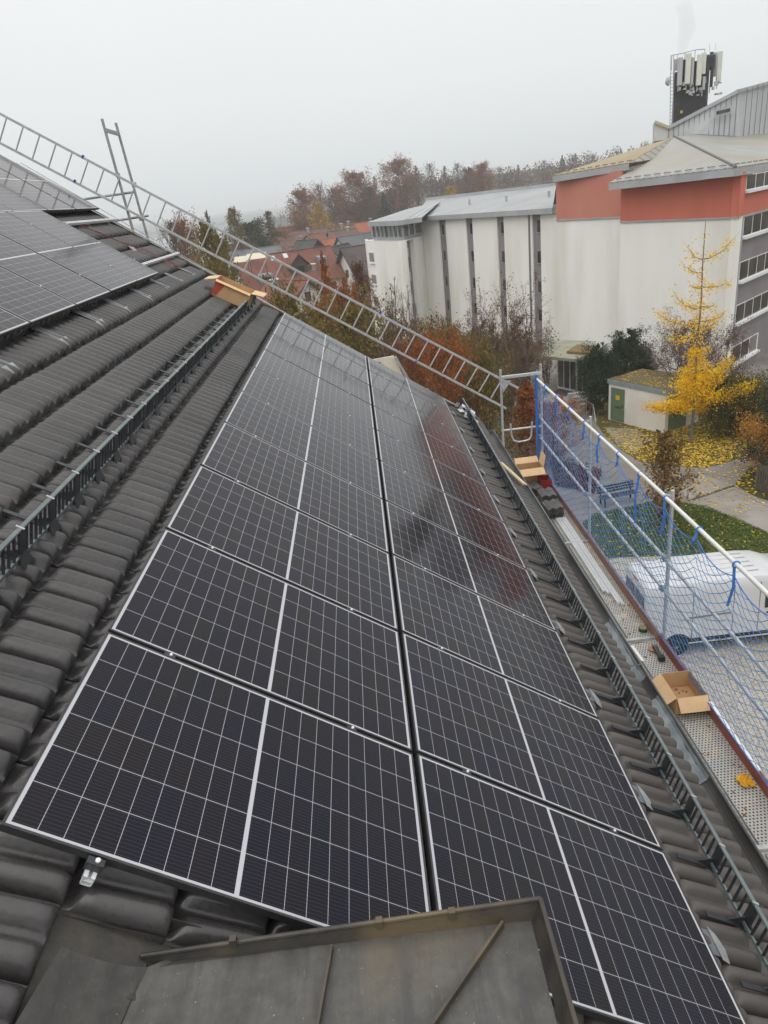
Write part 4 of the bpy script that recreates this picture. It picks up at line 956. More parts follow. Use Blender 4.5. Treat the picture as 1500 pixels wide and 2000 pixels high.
WF = M('grey_fence_wood', (.085, .075, .055), .9, col2=(.15, .135, .10), scale=3, stretch=(8, 8, 1))
f0, f1 = onz(1478, 958, 0), onz(1540, 985, 0)
fen = thing('wooden_fence', 'weathered vertical board fence end at the right beside the footpath', 'fence', f0)
d_ = (f1 - f0) / np.linalg.norm(f1 - f0); b = MB()
for k in range(14):
    p = f0 + d_ * (.13 * k) + np.array([0, 0, .06]); b.beam(p, p + np.array([0, 0, 1.25 + .03 * math.sin(k * 5)]), .10, .025, d_)
obj('board', b, WF, fen); b = MB()
for z in (.35, 1.05): b.beam(f0 + [0, .05, z], f0 + d_ * 1.8 + [0, .05, z], .05, .08)
obj('cross_rail', b, WF, fen)
obj('post', MB().beam(f0 + [0, .06, 0], f0 + [0, .06, 1.25], .09, .09, d_), WF, fen)

sL, sF, sR = onz(1188, 820, 0), onz(1297.5, 848, 0), None
ux = (sF - sL); LS = np.linalg.norm(ux); ux /= LS; uy = np.array([-ux[1], ux[0], 0]); uy = uy if uy[0] > 0 else -uy
WS = 2.9; HS = 2.32
shed = thing('transformer_shed', 'small white flat-roofed shed with two green metal doors and a moss roof', 'shed', sL)
def sp_(a, c_, z): return sL + ux * a + uy * c_ + np.array([0, 0, z])
b = MB().prism([sp_(0, 0, .02), sp_(LS, 0, .02), sp_(LS, WS, .02), sp_(0, WS, .02)], (0, 0, HS)); obj('wall', b, PLASTER, shed)
b = MB().prism([sp_(-.07, -.07, HS), sp_(LS + .07, -.07, HS), sp_(LS + .07, WS + .07, HS), sp_(-.07, WS + .07, HS)], (0, 0, .26)); obj('fascia', b, M('grey_green_fascia', (.20, .25, .25), .6, col2=(.26, .31, .31), scale=3), shed)
b = MB().prism([sp_(-.02, -.02, HS + .262), sp_(LS + .02, -.02, HS + .262), sp_(LS + .02, WS + .02, HS + .262), sp_(-.02, WS + .02, HS + .262)], (0, 0, .03)); obj('roof', b, M('moss_roof', (.075, .07, .025), .95, col2=(.14, .115, .045), scale=3, detail=8, col3=(.12, .075, .05), scale3=1, bump=.4, bscale=25), shed)
GREEN = M('green_door_paint', (.105, .165, .09), .5, col2=(.135, .195, .11), scale=2)
dr1 = obj('door', MB().prism([sp_(.22, -.02, .10), sp_(1.26, -.02, .10), sp_(1.26, -.02, 2.12), sp_(.22, -.02, 2.12)], -uy * .03), GREEN, shed)
obj('warning_sign', MB().prism([sp_(.60, -.055, 1.42), sp_(.92, -.055, 1.42), sp_(.92, -.055, 1.70), sp_(.60, -.055, 1.70)], -uy * .006), M('yellow_sign', (.62, .42, .02), .5), dr1)
obj('handle', MB().box(sp_(1.15, -.07, 1.05), (.04, .04, .16)), DARKM, dr1)
dr2 = obj('door', MB().prism([sp_(LS + .02, .25, .10), sp_(LS + .02, 1.75, .10), sp_(LS + .02, 1.75, 2.12), sp_(LS + .02, .25, 2.12)], ux * .03), GREEN, shed)
obj('handle', MB().box(sp_(LS + .07, 1.6, 1.05), (.04, .04, .16)), DARKM, dr2)
def scribble(host, pts, r=.016):
    b = MB()
    for l in pts: b.tube(l, r, 5)
    obj('graffiti', b, M('spray_black', (.012, .013, .012), .7), host)
scribble(dr1, [[sp_(.55 + .05 * k, -.056, .98 + .06 * math.sin(k * 2.3)) for k in range(10)], [sp_(.6, -.056, .92), sp_(1.0, -.056, .90)]], .012)
scribble(dr2, [[sp_(LS + .056, .45 + .09 * k, 1.15 + .22 * math.sin(k * 2.1)) for k in range(12)], [sp_(LS + .056, .5, .82), sp_(LS + .056, .9, .95), sp_(LS + .056, 1.3, .78)], [sp_(LS + .056, 1.0, 1.5), sp_(LS + .056, 1.25, 1.2), sp_(LS + .056, 1.5, 1.45)]], .026)
b = MB().lathe([(.07, 0), (.07, .25)], 10, sp_(LS - .3, -.12, .12), 'y'); obj('outlet_pipe', b, BLACK, shed)
rg = np.random.default_rng(8); pr_ = [sp_(rg.uniform(0, LS), rg.uniform(0, WS), HS + .30)[:2] for _ in range(260)]
litter('fallen_leaves', [sp_(.05, .05, 0)[:2], sp_(LS - .05, .05, 0)[:2], sp_(LS - .05, WS - .05, 0)[:2], sp_(.05, WS - .05, 0)[:2]], 260, LY, .11, z=HS + .30, seed=12, label='yellow leaves on the moss roof of the shed')

pav = thing('entrance_pavilion', 'glazed entrance porch with a flat pale green canopy on steel posts', 'porch', (15, 48, 0))
ca = [onz(x, y, 2.62) for x, y in ((1048, 700), (1124, 707), (1165, 692), (1112, 683), (1060, 683))]
cpts = [ca[0], ca[1], ca[2], ca[2] + np.array([1.0, 3.2, 0]), ca[0] + np.array([2.0, 5.0, 0])]
b = MB().prism(cpts, (0, 0, .20)); obj('canopy', b, M('green_canopy', (.20, .215, .15), .7, col2=(.29, .30, .23), scale=1.2, detail=6), pav)
CONC = M('pale_concrete', (.33, .32, .30), .9, col2=(.42, .41, .38), scale=1.3)
for px, py in ((1126, 773), (1092, 752)):
    p = onz(px, py, 0); obj('post', MB().tube([p, p + np.array([0, 0, 2.64])], .065, 10), GALV, pav, smooth=True)
g0, g1 = onz(1090, 758, 0), onz(1150, 772, 0); g2 = g1 + np.array([2.6, 4.0, 0])
PGL = M('porch_glass', (.045, .05, .045), .08, col2=(.10, .10, .085), scale=.9, spec=.6)
b = MB().prism([g0, g1, g1 + [0, 0, 2.6], g0 + [0, 0, 2.6]], (.02, .04, 0)).prism([g1, g2, g2 + [0, 0, 2.6], g1 + [0, 0, 2.6]], (.03, .03, 0)); gp_ = obj('glazing', b, PGL, pav)
b = MB()
for k in range(6): p = g0 + (g1 - g0) * k / 5; b.beam(p, p + [0, 0, 2.6], .06, .06, (1, 0, 0))
for k in range(1, 5): p = g1 + (g2 - g1) * k / 4; b.beam(p, p + [0, 0, 2.6], .06, .06, (1, 0, 0))
b.beam(g0 + [0, 0, .07], g1 + [0, 0, .07], .1, .14); b.beam(g1 + [0, 0, .07], g2 + [0, 0, .07], .1, .14)
obj('mullion', b, ALU, gp_)
b = MB().prism([onz(1107, 686, 3.0), onz(1128, 672, 3.0), onz(1165, 678, 3.0), onz(1165, 690, 3.0)], (0, 0, -.3)); obj('moss_roof', b, M('brown_moss', (.15, .10, .04), .95, col2=(.2, .14, .06), scale=2), pav)
rl = thing('stair_railing', 'curved grey steel handrail beside the porch steps', 'railing', onz(1140, 800, 0))
rp_ = [(1118, 776), (1132, 771)]
q0, q1, q2 = onz(1122, 800, 0), onz(1158, 818, 0), onz(1163, 838, 0)
top = [q0 + [0, 0, 1.0], (q0 + q1) / 2 + [0, 0, .98], q1 + [0, 0, .92], q1 * .4 + q2 * .6 + [0, 0, .80], q2 + [0, 0, .5], q2 + [0, 0, 0]]
obj('handrail', MB().tube(top, .028, 8), GALV, rl, smooth=True)
for t in (0, .33, .66, 1): p = q0 + (q1 - q0) * t; obj('baluster', MB().tube([p, p + [0, 0, .97]], .02, 8), GALV, rl)
b = MB()
for k in range(5): p = onz(1130, 792, 0) + np.array([.15 * k, -.3 * k, 0]); b.box(p + [0, 0, .45 - .09 * k], (1.4, .32, .9 - .18 * k))
tag(obj('porch_steps', b, CONC), 'pale concrete steps leading up beside the handrail', 'steps')

# ------------------------------------------------------------------ clinic-like blocks on the right
def V2(a): return np.array([a[0], a[1], 0.])
def seam_mat(name, c0, c1, dirv, pitch=.55, rough=.45, metal=.35, col3=None):
    """standing seam metal: raised seams along one direction (world space lines)"""
    mt = bpy.data.materials.new(name); mt.use_nodes = True; t = mt.node_tree; q = NT(t); b = t.nodes['Principled BSDF']; b.inputs['Roughness'].default_value = rough; b.inputs['Metallic'].default_value = metal
    g = q.n('ShaderNodeNewGeometry'); dt = q.n('ShaderNodeVectorMath', operation='DOT_PRODUCT'); t.links.new(g.outputs['Position'], dt.inputs[0]); dt.inputs[1].default_value = tuple(dirv)
    f = q.m('FRACT', q.m('ADD', q.m('DIVIDE', dt.outputs['Value'], pitch), 500.)); d = q.m('ABSOLUTE', q.m('SUBTRACT', f, .5)); line = q.m('LESS_THAN', d, .11)
    n = q.n('ShaderNodeTexNoise'); n.inputs['Scale'].default_value = .35; n.inputs['Detail'].default_value = 8; n.inputs['Roughness'].default_value = .65; t.links.new(g.outputs['Position'], n.inputs['Vector'])
    r = q.n('ShaderNodeValToRGB'); r.color_ramp.elements[0].position = .35; r.color_ramp.elements[0].color = (*c0, 1); r.color_ramp.elements[1].position = .65; r.color_ramp.elements[1].color = (*c1, 1)
    t.links.new(n.outputs[0], r.inputs[0])
    wz = q.n('ShaderNodeTexWhiteNoise', noise_dimensions='1D'); q.put(wz.inputs['W'], q.m('FLOOR', q.m('ADD', q.m('DIVIDE', dt.outputs['Value'], pitch), 500.)))
    c = q.mix(q.m('MULTIPLY', wz.outputs['Value'], .14), r.outputs[0], (c0[0] * .5, c0[1] * .5, c0[2] * .5, 1))
    if col3: 
        n3 = q.n('ShaderNodeTexNoise'); n3.inputs['Scale'].default_value = .12; n3.inputs['Detail'].default_value = 4; t.links.new(g.outputs['Position'], n3.inputs['Vector'])
        r3 = q.n('ShaderNodeValToRGB'); r3.color_ramp.elements[0].position = .45; r3.color_ramp.elements[1].position = .6; t.links.new(n3.outputs[0], r3.inputs[0]); c = q.mix(q.m('MULTIPLY', r3.outputs[0], .8), c, (*col3, 1))
    t.links.new(q.mix(q.m('MULTIPLY', line, .7), c, (c0[0] * .35, c0[1] * .35, c0[2] * .36, 1)), b.inputs['Base Color'])
    bp = q.n('ShaderNodeBump'); bp.inputs['Distance'].default_value = .04; bp.inputs['Strength'].default_value = .6; t.links.new(line, bp.inputs['Height']); t.links.new(bp.outputs[0], b.inputs['Normal'])
    return mt
WALLW = M('white_facade', (.79, .785, .74), .9, col2=(.84, .835, .80), scale=.35, detail=7, contrast=(.35, .7), col3=(.68, .665, .60), scale3=.25, stretch=(1, 1, .22))
WALLR = M('red_render', (.50, .13, .085), .9, col2=(.55, .16, .108), scale=.5, detail=7, contrast=(.3, .7), bump=.05, bscale=30, stretch=(1, 1, .4))
WALLR2 = M('faded_red_render', (.47, .175, .125), .9, col2=(.52, .21, .155), scale=.5, detail=7, contrast=(.3, .7), stretch=(1, 1, .4))
WALLG = M('mauve_grey_render', (.20, .18, .187), .9, col2=(.245, .225, .23), scale=.6, detail=6)
FASC = M('grey_metal_fascia', (.33, .345, .36), .5, .2, col2=(.41, .425, .44), scale=.8)
WHITEF = M('white_frame', (.74, .75, .76), .45)
WGL = M('window_glass', (.018, .019, .020), .08, col2=(.06, .055, .05), scale=.6, detail=2, contrast=(.45, .55), spec=.6)
CURT = M('curtain_glass', (.16, .155, .15), .25, col2=(.30, .28, .25), scale=2, stretch=(6, 6, .6))

# long white wing
F1, F2 = V2((8.97, 82.09)), V2((18.96, 63.64)); wd_ = (F2 - F1) / np.linalg.norm(F2 - F1); wn_ = np.array([-wd_[1], wd_[0], 0]); wn_ = wn_ if wn_[1] > 0 else -wn_
WL = np.linalg.norm(F2 - F1); ZE = 11.2; ZLO = -3.0
wing = thing('white_wing', 'long white four storey wing with grey vertical recesses and a pale metal roof', 'building', (14, 73, 0))
def wp_(s, off, z): return F1 + wd_ * s + wn_ * off + np.array([0, 0, z])
strips = [(3.39, 4.38), (8.14, 9.19), (12.98, 13.97), (17.87, 18.96)]
edges = [0.] + [e for s in strips for e in s] + [WL + .7]
for k in range(0, len(edges), 2):
    a, c_ = edges[k], edges[k + 1]
    obj('wall', MB().prism([wp_(a, 0, ZLO), wp_(c_, 0, ZLO), wp_(c_, 0, ZE), wp_(a, 0, ZE)], wn_ * .15), WALLW, wing)
obj('recess_wall', MB().prism([wp_(.2, .16, ZLO), wp_(WL + .6, .16, ZLO), wp_(WL + .6, .16, ZE - .01), wp_(.2, .16, ZE - .01)], wn_ * 9), WALLG, wing)
for a, c_ in strips:
    for z0 in (9.68, 7.07, 4.47, 1.93):
        wf = obj('window', MB().prism([wp_(c_ - .58, .13, z0), wp_(c_ - .17, .13, z0), wp_(c_ - .17, .13, z0 + 1.0), wp_(c_ - .58, .13, z0 + 1.0)], wn_ * .06), WGL, wing)
        obj('sill', MB().beam(wp_(c_ - .6, .12, z0 - .04), wp_(c_ - .15, .12, z0 - .04), .10, .05), FASC, wf)
for s in (4.56, 17.55):
    obj('downpipe', MB().tube([wp_(s, -.09, ZLO), wp_(s, -.09, ZE)], .075, 8), M('pipe_grey', (.20, .205, .215), .5, .3), wing, smooth=True)
SEAM = seam_mat('pale_seam_roof', (.33, .345, .355), (.42, .435, .44), wd_, .6)
e0, e1 = wp_(-.15, -.45, ZE + .36), wp_(WL, -.45, ZE + .36)
r0, r1 = np.array([10.75, 91.5, 13.0]), np.array([23.2, 79.4, 13.1])
b = MB(); b.add([e0, e1, r1, r0], [(0, 1, 2, 3)]); b.add([r0, r1, r1 + wn_ * 9 + [0, 0, -2.0], r0 + wn_ * 9 + [0, 0, -2.0]], [(0, 1, 2, 3)])
roof_w = obj('roof', b, SEAM, wing); sm = roof_w.modifiers.new('s', 'SOLIDIFY'); sm.thickness = .08; sm.offset = -1
obj('fascia', MB().prism([wp_(-.15, -.5, ZE), wp_(WL, -.5, ZE), wp_(WL, -.5, ZE + .42), wp_(-.15, -.5, ZE + .42)], wn_ * .08), FASC, wing)
obj('soffit', MB().prism([wp_(-.1, -.42, ZE + .005), wp_(WL, -.42, ZE + .005), wp_(WL, .5, ZE + .005), wp_(-.1, .5, ZE + .005)], (0, 0, .05)), FASC, wing)
obj('ridge_cap', MB().beam(r0 + [0, 0, .12], r1 + [0, 0, .12], .5, .36), FASC, wing)
for px, py in ((857, 405), (917, 398), (989, 392), (1072, 383)):
    tt = .45; dpt = 78
    for sc_ in np.linspace(60, 100, 160):
        p = atd(px, py, sc_)
        s_ = (p - F1) @ wd_; o_ = (p - F1) @ wn_; zr = ZE + .36 + (13.05 - ZE - .36) * (o_ + .45) / 9.5
        if o_ > 0 and p[2] <= zr + .05 or o_ > 7: break
    obj('roof_vent', MB().tube([p - [0, 0, .3], p + [0, 0, .45]], .12, 8), FASC, wing)
# end block with the glazed storey
blk = wing
A_, B_, C_, D_ = V2((2.76, 84.64)), V2((6.27, 76.16)), V2((6.9, 76.74)), V2((8.97, 81.6)); ZP = 9.62
def seg(a, c_, z0, z1, th, mat, nm, host, inward):
    n = np.cross(c_ - a, (0, 0, 1.)); n /= np.linalg.norm(n); n = n if n @ (inward - a) > 0 else -n
    return obj(nm, MB().prism([a + [0, 0, z0], c_ + [0, 0, z0], c_ + [0, 0, z1], a + [0, 0, z1]], n * th), mat, host), n
INW = V2((8.5, 88))
seg(A_, B_, ZLO, ZP, .4, WALLW, 'end_wall', blk, INW); seg(B_, C_, ZLO, ZP, .4, WALLW, 'end_wall', blk, INW)
CD = D_ - C_; Lc = np.linalg.norm(CD); cdn = CD / Lc; nin = np.array([-cdn[1], cdn[0], 0]); nin = nin if nin @ (INW - C_) > 0 else -nin
C2 = C_ + cdn * 2.4
seg(C_ + nin * .5, C2 + nin * .5, ZLO, ZP, .3, WALLG, 'recess_wall', blk, INW); seg(C2, D_ + cdn * .4, ZLO, ZP, .5, WALLW, 'end_wall', blk, INW)
for z0 in (6.82, 4.39, 2.0, -.4):
    a = C_ + nin * .46 + cdn * .55; c_ = C_ + nin * .46 + cdn * 1.75
    obj('window', MB().prism([a + [0, 0, z0], c_ + [0, 0, z0], c_ + [0, 0, z0 + 1.1], a + [0, 0, z0 + 1.1]], nin * .05), M('blind_grey', (.10, .10, .115), .5), blk)
    obj('spandrel', MB().prism([a + [0, 0, z0 + 1.12], c_ + [0, 0, z0 + 1.12], c_ + [0, 0, z0 + 2.0], a + [0, 0, z0 + 2.0]], nin * .05), M('spandrel_pale', (.42, .42, .44), .6), blk)
AB = B_ - A_; abn = AB / np.linalg.norm(AB); nab = np.array([-abn[1], abn[0], 0]); nab = nab if nab @ (INW - A_) > 0 else -nab
for z0 in (7.37, 5.0, 2.6):
    for s0, s1 in ((.7, 2.2),):
        a, c_ = A_ + abn * s0 - nab * .03, A_ + abn * s1 - nab * .03
        wf = obj('window', MB().prism([a + [0, 0, z0], c_ + [0, 0, z0], c_ + [0, 0, z0 + 1.15], a + [0, 0, z0 + 1.15]], nab * .08), WHITEF, blk)
        a2, c2 = a + abn * .12 - nab * .012, c_ - abn * .12 - nab * .012
        obj('pane', MB().prism([a2 + [0, 0, z0 + .1], c2 + [0, 0, z0 + .1], c2 + [0, 0, z0 + 1.05], a2 + [0, 0, z0 + 1.05]], nab * .02), CURT, wf)
        obj('sill', MB().beam(a - nab * .06 + [0, 0, z0 - .05], c_ - nab * .06 + [0, 0, z0 - .05], .2, .07), WHITEF, wf)
obj('parapet', MB().prism([A_ + [0, 0, ZP], B_ + [0, 0, ZP], C_ + [0, 0, ZP], D_ + [0, 0, ZP], V2((11, 90)) + [0, 0, ZP]], (0, 0, .09)), WHITEF, blk)
# glazed storey, set back
ga_, gb_, gc_ = A_ + nab * .35 + abn * 1.6, B_ + nab * .6 - abn * .6, D_ + nin * .1
ga_ = V2(ga_); zt = ZE
for a, c_, nps in ((ga_, gb_, 7), (gb_, gc_, 3)):
    o_, n_ = seg(a, c_, ZP + .1, ZP + .42, .2, FASC, 'glazing_base', blk, INW)
    gl_, n_ = seg(a + n_ * .06, c_ + n_ * .06, ZP + .40, zt, .06, M('storey_glass', (.07, .08, .075), .07, col2=(.20, .22, .19), scale=.8, detail=2, stretch=(3, 3, .3), spec=.6), 'glazing', blk, INW)
    for k in range(nps + 1):
        p = a + (c_ - a) * k / nps; wdt = .30 if k in (0, nps, 3) else .09
        obj('mullion', MB().beam(p + [0, 0, ZP + .4], p + [0, 0, zt], wdt, .12, n_), FASC if wdt > .2 else WHITEF, gl_)
hip = atd(799, 408, 84.); pn_ = np.cross(e1 - e0, r0 - e0); rr_ = ray(860, 395); hip2 = CW + rr_ * ((e0 - CW) @ pn_) / (rr_ @ pn_) + np.array([0, 0, .03]); e_l, e_m, e_r = onz(719, 439, ZE + .2), onz(777, 437, ZE + .2), onz(824, 430, ZE + .2)
e_l2 = e_l + np.array([2.5, 5.0, 0])
b = MB(); b.add([e_l + [0, 0, .2], e_m + [0, 0, .2], e_r + [0, 0, .2], hip, hip2, e_l2 + [0, 0, .2]], [(0, 1, 3), (1, 2, 4, 3), (0, 3, 4, 5)])
hr_ = obj('hip_roof', b, seam_mat('pale_hip_roof', (.33, .345, .355), (.42, .435, .44), nab * .7 + abn * .7, .6), blk); sm = hr_.modifiers.new('s', 'SOLIDIFY'); sm.thickness = .08; sm.offset = -1
for a, c_ in ((e_l, e_m), (e_m, e_r)):
    obj('fascia', MB().beam(a + [0, 0, 0.02], c_ + [0, 0, .02], .08, .40), FASC, blk)
b = MB().prism([e_l + [0, 0, -.1], e_m + [0, 0, -.1], e_r + [0, 0, -.1], np.array([hip[0], hip[1], e_l[2] - .1]), e_l2 + [0, 0, -.1]], (0, 0, .05)); obj('soffit', b, FASC, blk)

# tall block with the red top storey
tb = thing('red_topped_block', 'tall white block with a terracotta red top storey and seamed metal roofs', 'building', (24, 52, 0))
zr_ = 10.53
K_, L_, R3 = V2(onz(1441, 424, zr_)), V2(onz(1212, 433, zr_)), V2(onz(1500, 408, zr_)); A0_, A1_ = V2(onz(1087.5, 429.6, 10.72)), V2(onz(1213, 423.6, 10.72))
kr = (R3 - K_) / np.linalg.norm(R3 - K_); REND = K_ + kr * 16; INB = V2((30, 62))
ZTB = 13.10; ZTA = 13.95
A2_ = A1_
def wall2(a, c_, zt_, red, th=.5, zr_=10.53):
    o1, n_ = seg(a, c_, -3, zr_, th, WALLW, 'wall', tb, INB)
    o2, n_ = seg(a - n_ * .04, c_ - n_ * .04, zr_, zt_, th, red, 'red_band', tb, INB)
    obj('band_trim', MB().beam(a - n_ * .07 + [0, 0, zr_ - .03], c_ - n_ * .07 + [0, 0, zr_ - .03], .06, .10), FASC, tb); return n_
nA = wall2(A0_, A2_, ZTA, WALLR2, zr_=10.72); nB = wall2(L_, K_, ZTB, WALLR)
seg(L_ + nB * .3 + (K_ - L_) * .06, L_ + nB * 9 + (K_ - L_) * .06, -3, ZTB, .3, WALLW, 'wall', tb, INB)
# window side
KC = K_ + kr * .95
seg(K_ + kr * .03, KC, -3, zr_, .4, WALLW, 'pilaster', tb, INB)
o_, nC = seg(KC, REND, -3, zr_, .5, WALLG, 'wall', tb, INB); nC = nC
seg(K_ - nC * .03, REND - nC * .03, zr_, ZTB, .5, WALLR, 'red_band', tb, INB)
obj('band_trim', MB().beam(K_ - nC * .07 + [0, 0, zr_ - .03], REND - nC * .07 + [0, 0, zr_ - .03], .06, .1), FASC, tb)
obj('downpipe', MB().tube([K_ + kr * .72 - nC * .08 + [0, 0, -2], K_ + kr * .72 - nC * .08 + [0, 0, zr_ - .1]], .06, 8), FASC, tb, smooth=True)
rgw = np.random.default_rng(4)
for row, (z0, z1) in enumerate(((12.06, 12.86), (9.30, 10.42), (6.52, 7.64), (3.74, 4.86), (.96, 2.08))):
    s0 = 1.0 if row else .84; s1 = 7.7 if row != 4 else 6.0
    a, c_ = K_ + kr * s0 - nC * .05, K_ + kr * s1 - nC * .05
    wf = obj('window', MB().prism([a + [0, 0, z0 - .06], c_ + [0, 0, z0 - .06], c_ + [0, 0, z1 + .04], a + [0, 0, z1 + .04]], nC * .12), WHITEF, tb)
    pw = 1.6
    k = 0
    while s0 + .08 + k * pw + pw - .1 < s1:
        p, q = K_ + kr * (s0 + .07 + k * pw) - nC * .062, K_ + kr * (s0 + k * pw + pw - .07) - nC * .062
        obj('pane', MB().prism([p + [0, 0, z0], q + [0, 0, z0], q + [0, 0, z1], p + [0, 0, z1]], nC * .02), CURT if rgw.random() < .22 else WGL, wf); k += 1
    obj('sill', MB().beam(a - nC * .10 + [0, 0, z0 - .14], c_ - nC * .10 + [0, 0, z0 - .14], .26, .16), WHITEF, wf)
# roofs
dA = PX(A0_ + [0, 0, ZTA])[2]
tA = atd(1080, 344, dA - .6); tV = atd(1228, 319, PX(A1_ + [0, 0, 14])[2] - .4)
APX = atd(1317, 268, 61.); hB, hK = atd(1190, 358, PX(L_ + [0, 0, 13])[2] - .6), atd(1437, 328, PX(K_ + [0, 0, 13])[2] - .8)
hM = atd(1275, 312, 56.)
hR = hK + kr * 17 + np.array([0, 0, .0]); pR = APX + kr * 20 + np.array([0, 0, .3])
TAN = seam_mat('tan_seam_roof', (.31, .245, .135), (.39, .315, .19), nA * .2 + (A1_ - A0_) / np.linalg.norm(A1_ - A0_), .6, .6, .1)
GRS = seam_mat('grey_seam_roof', (.31, .31, .29), (.40, .40, .38), (K_ - L_) / np.linalg.norm(K_ - L_), .55, col3=(.36, .34, .28))
GRS2 = seam_mat('grey_seam_roof_side', (.31, .31, .29), (.40, .40, .38), kr, .55, col3=(.31, .28, .20))
def sheetroof(nm, pts, mat):
    b = MB(); b.add(pts, [tuple(range(len(pts)))]); o = obj(nm, b, mat, tb); s_ = o.modifiers.new('s', 'SOLIDIFY'); s_.thickness = .10; s_.offset = 0; return o
sheetroof('tan_roof', [tA, tV, APX], TAN); sheetroof('valley_roof', [tV, hM, APX], GRS)
sheetroof('roof', [hB, hK, APX, hM], GRS); sheetroof('side_roof', [hK, hR, pR, APX], GRS2)
sheetroof('back_roof', [tA, APX, APX + [6, 18, -1.5], tA + [12, 16, 0]], TAN)
obj('hip_ridge', MB().tube([hK + [0, 0, .06], APX + [0, 0, .08]], .09, 6), M('dark_ridge', (.12, .115, .11), .6), tb)
def fascia(a, c_, h=.44): obj('fascia', MB().beam(a + [0, 0, -h / 2 - .02], c_ + [0, 0, -h / 2 - .02], .08, h), FASC, tb)
fascia(tA, tV); fascia(hB, hK); fascia(hK, hR); fascia(hB, hM, .3)
obj('soffit', MB().prism([hB + [0, 0, -.46], hK + [0, 0, -.46], K_ + kr * .3 + nB * 1.5 + [0, 0, hK[2] - .46], L_ + nB * 1.5 + [0, 0, hB[2] - .46]], (0, 0, .04)), FASC, tb)
obj('soffit', MB().prism([hK + [0, 0, -.46], hR + [0, 0, -.46], hR + nC * 2 + [0, 0, -.46], hK + nC * 2 + [0, 0, -.46]], (0, 0, .04)), FASC, tb)
obj('soffit', MB().prism([tA + [0, 0, -.46], tV + [0, 0, -.46], tV + nA * 2 + [0, 0, -.46], tA + nA * 2 + [0, 0, -.46]], (0, 0, .04)), FASC, tb)
def guards(a, c_, up, n, nm='snow_stop'):
    d = (c_ - a) / n
    for k in range(n): p = a + d * (k + .5) + up; obj(nm, MB().beam(p - d * .3, p + d * .3, .07, .07), M('stop_grey', (.2, .2, .19), .6), tb)
guards(hB, hK, nB * .5 + [0, 0, .22], 12); guards(hK, hK + (hR - hK) * .5, nC * .5 + [0, 0, .2], 8); guards(tA, tV, nA * .5 + [0, 0, .2], 10)
for px, py in ((1298, 300), (1311, 297)):
    p = atd(px, py, 57.5); obj('roof_vent', MB().tube([p - [0, 0, .5], p + [0, 0, .25]], .09, 8), FASC, tb)
# penthouse clad in grey sheets
CLAD = M('grey_cladding', (.44, .455, .47), .55, .15, col2=(.50, .515, .53), scale=.6)
YPH = 68.5
pts_l = [ony(1278, 276, YPH + 1.5), ony(1278, 238, YPH + 1.5), ony(1306, 249, YPH + 1), ony(1440, 181, YPH - 1.), ony(1440, 266, YPH - 1.), ony(1362, 262, YPH)]
ph = thing('roof_penthouse', 'grey sheet-clad penthouse with a sloping top on the roof of the red topped block', 'penthouse', pts_l[5])
back = np.array([3.0, 8.0, 0])
obj('wall', MB().prism(pts_l, back), CLAD, ph)
rt_, rb_ = ony(1440, 181, YPH - 1.), ony(1440, 270, YPH - 1.)
r2t = rt_ + kr * 12 + [0, 0, 1.2]; r2b = rb_ + kr * 12 + [0, 0, .0]
obj('side_wall', MB().prism([rb_, r2b, r2t, rt_], back * .5 + np.array([-.6, .3, 0])), CLAD, ph)
obj('roof_edge', MB().beam(pts_l[2] + [0, -.1, .0], rt_ + [0, -.1, .1], .3, .28), FASC, ph); obj('roof_edge', MB().beam(rt_ + [0, -.1, .1], r2t + [0, -.1, .1], .3, .28), FASC, ph)
obj('roof_edge', MB().beam(pts_l[1] + [0, -.1, .0], pts_l[2] + [0, -.1, 0], .3, .22), M('tan_edge', (.42, .36, .22), .6), ph)
b = MB(); dl = pts_l[4] - pts_l[5]
for k in range(14):
    t = k / 13.; top = pts_l[2] * (1 - t) + pts_l[3] * t; lo = np.array([top[0], top[1], min(pts_l[5][2], pts_l[4][2]) - .2]); b.beam(lo - [0, .04, 0], top - [0, .04, 0], .05, .05, (1, 0, 0))
for k in range(1, 9):
    p = rb_ + kr * k * 1.3; b.beam(p - nC * .05, p - nC * .05 + [0, 0, 3.7 + .13 * k], .05, .05, (1, 0, 0))
obj('cladding_seam', b, M('seam_dark', (.20, .21, .22), .6), ph)
w0, w1 = ony(1394, 222, YPH - 1.0), ony(1427, 214, YPH - 1.2)
wf = obj('window', MB().beam(w0 - [0, .12, 0], w1 - [0, .12, 0], .1, .62), FASC, ph); obj('pane', MB().beam(w0 * .9 + w1 * .1 - [0, .2, 0], w0 * .1 + w1 * .9 - [0, .2, 0], .06, .26), WGL, wf)

# chimney stack with mobile phone antennas
DT = 0.; YT = 79.
def tq(x, y, d=0.): return ony(x, y, YT + d)
tw = thing('antenna_chimney', 'dark chimney stack carrying pale mobile antennas above the penthouse', 'chimney', tq(1345, 235))
c0_, c1_ = tq(1313, 262), tq(1389, 250); cx_ = (c1_ - c0_); cx_[2] = 0; cw = np.linalg.norm(cx_); cx_ /= cw; cy_ = np.array([-cx_[1], cx_[0], 0])
ztop = tq(1330, 136)[2]; zb_ = c0_[2] - 1.2
base = c0_ * 1.; base[2] = zb_
STK_ = M('dark_brick_stack', (.020, .019, .020), .8, col2=(.04, .036, .035), scale=1.5, bump=.1)
def tp_(s, o, z): return base + cx_ * s + cy_ * o + np.array([0, 0, z - zb_])
b = MB().prism([tp_(0, 0, zb_), tp_(cw * .80, -.2, zb_), tp_(cw, 1.2, zb_), tp_(cw * .3, 3.2, zb_)], (0, 0, ztop - zb_ - .15)); obj('stack', b, STK_, tw)
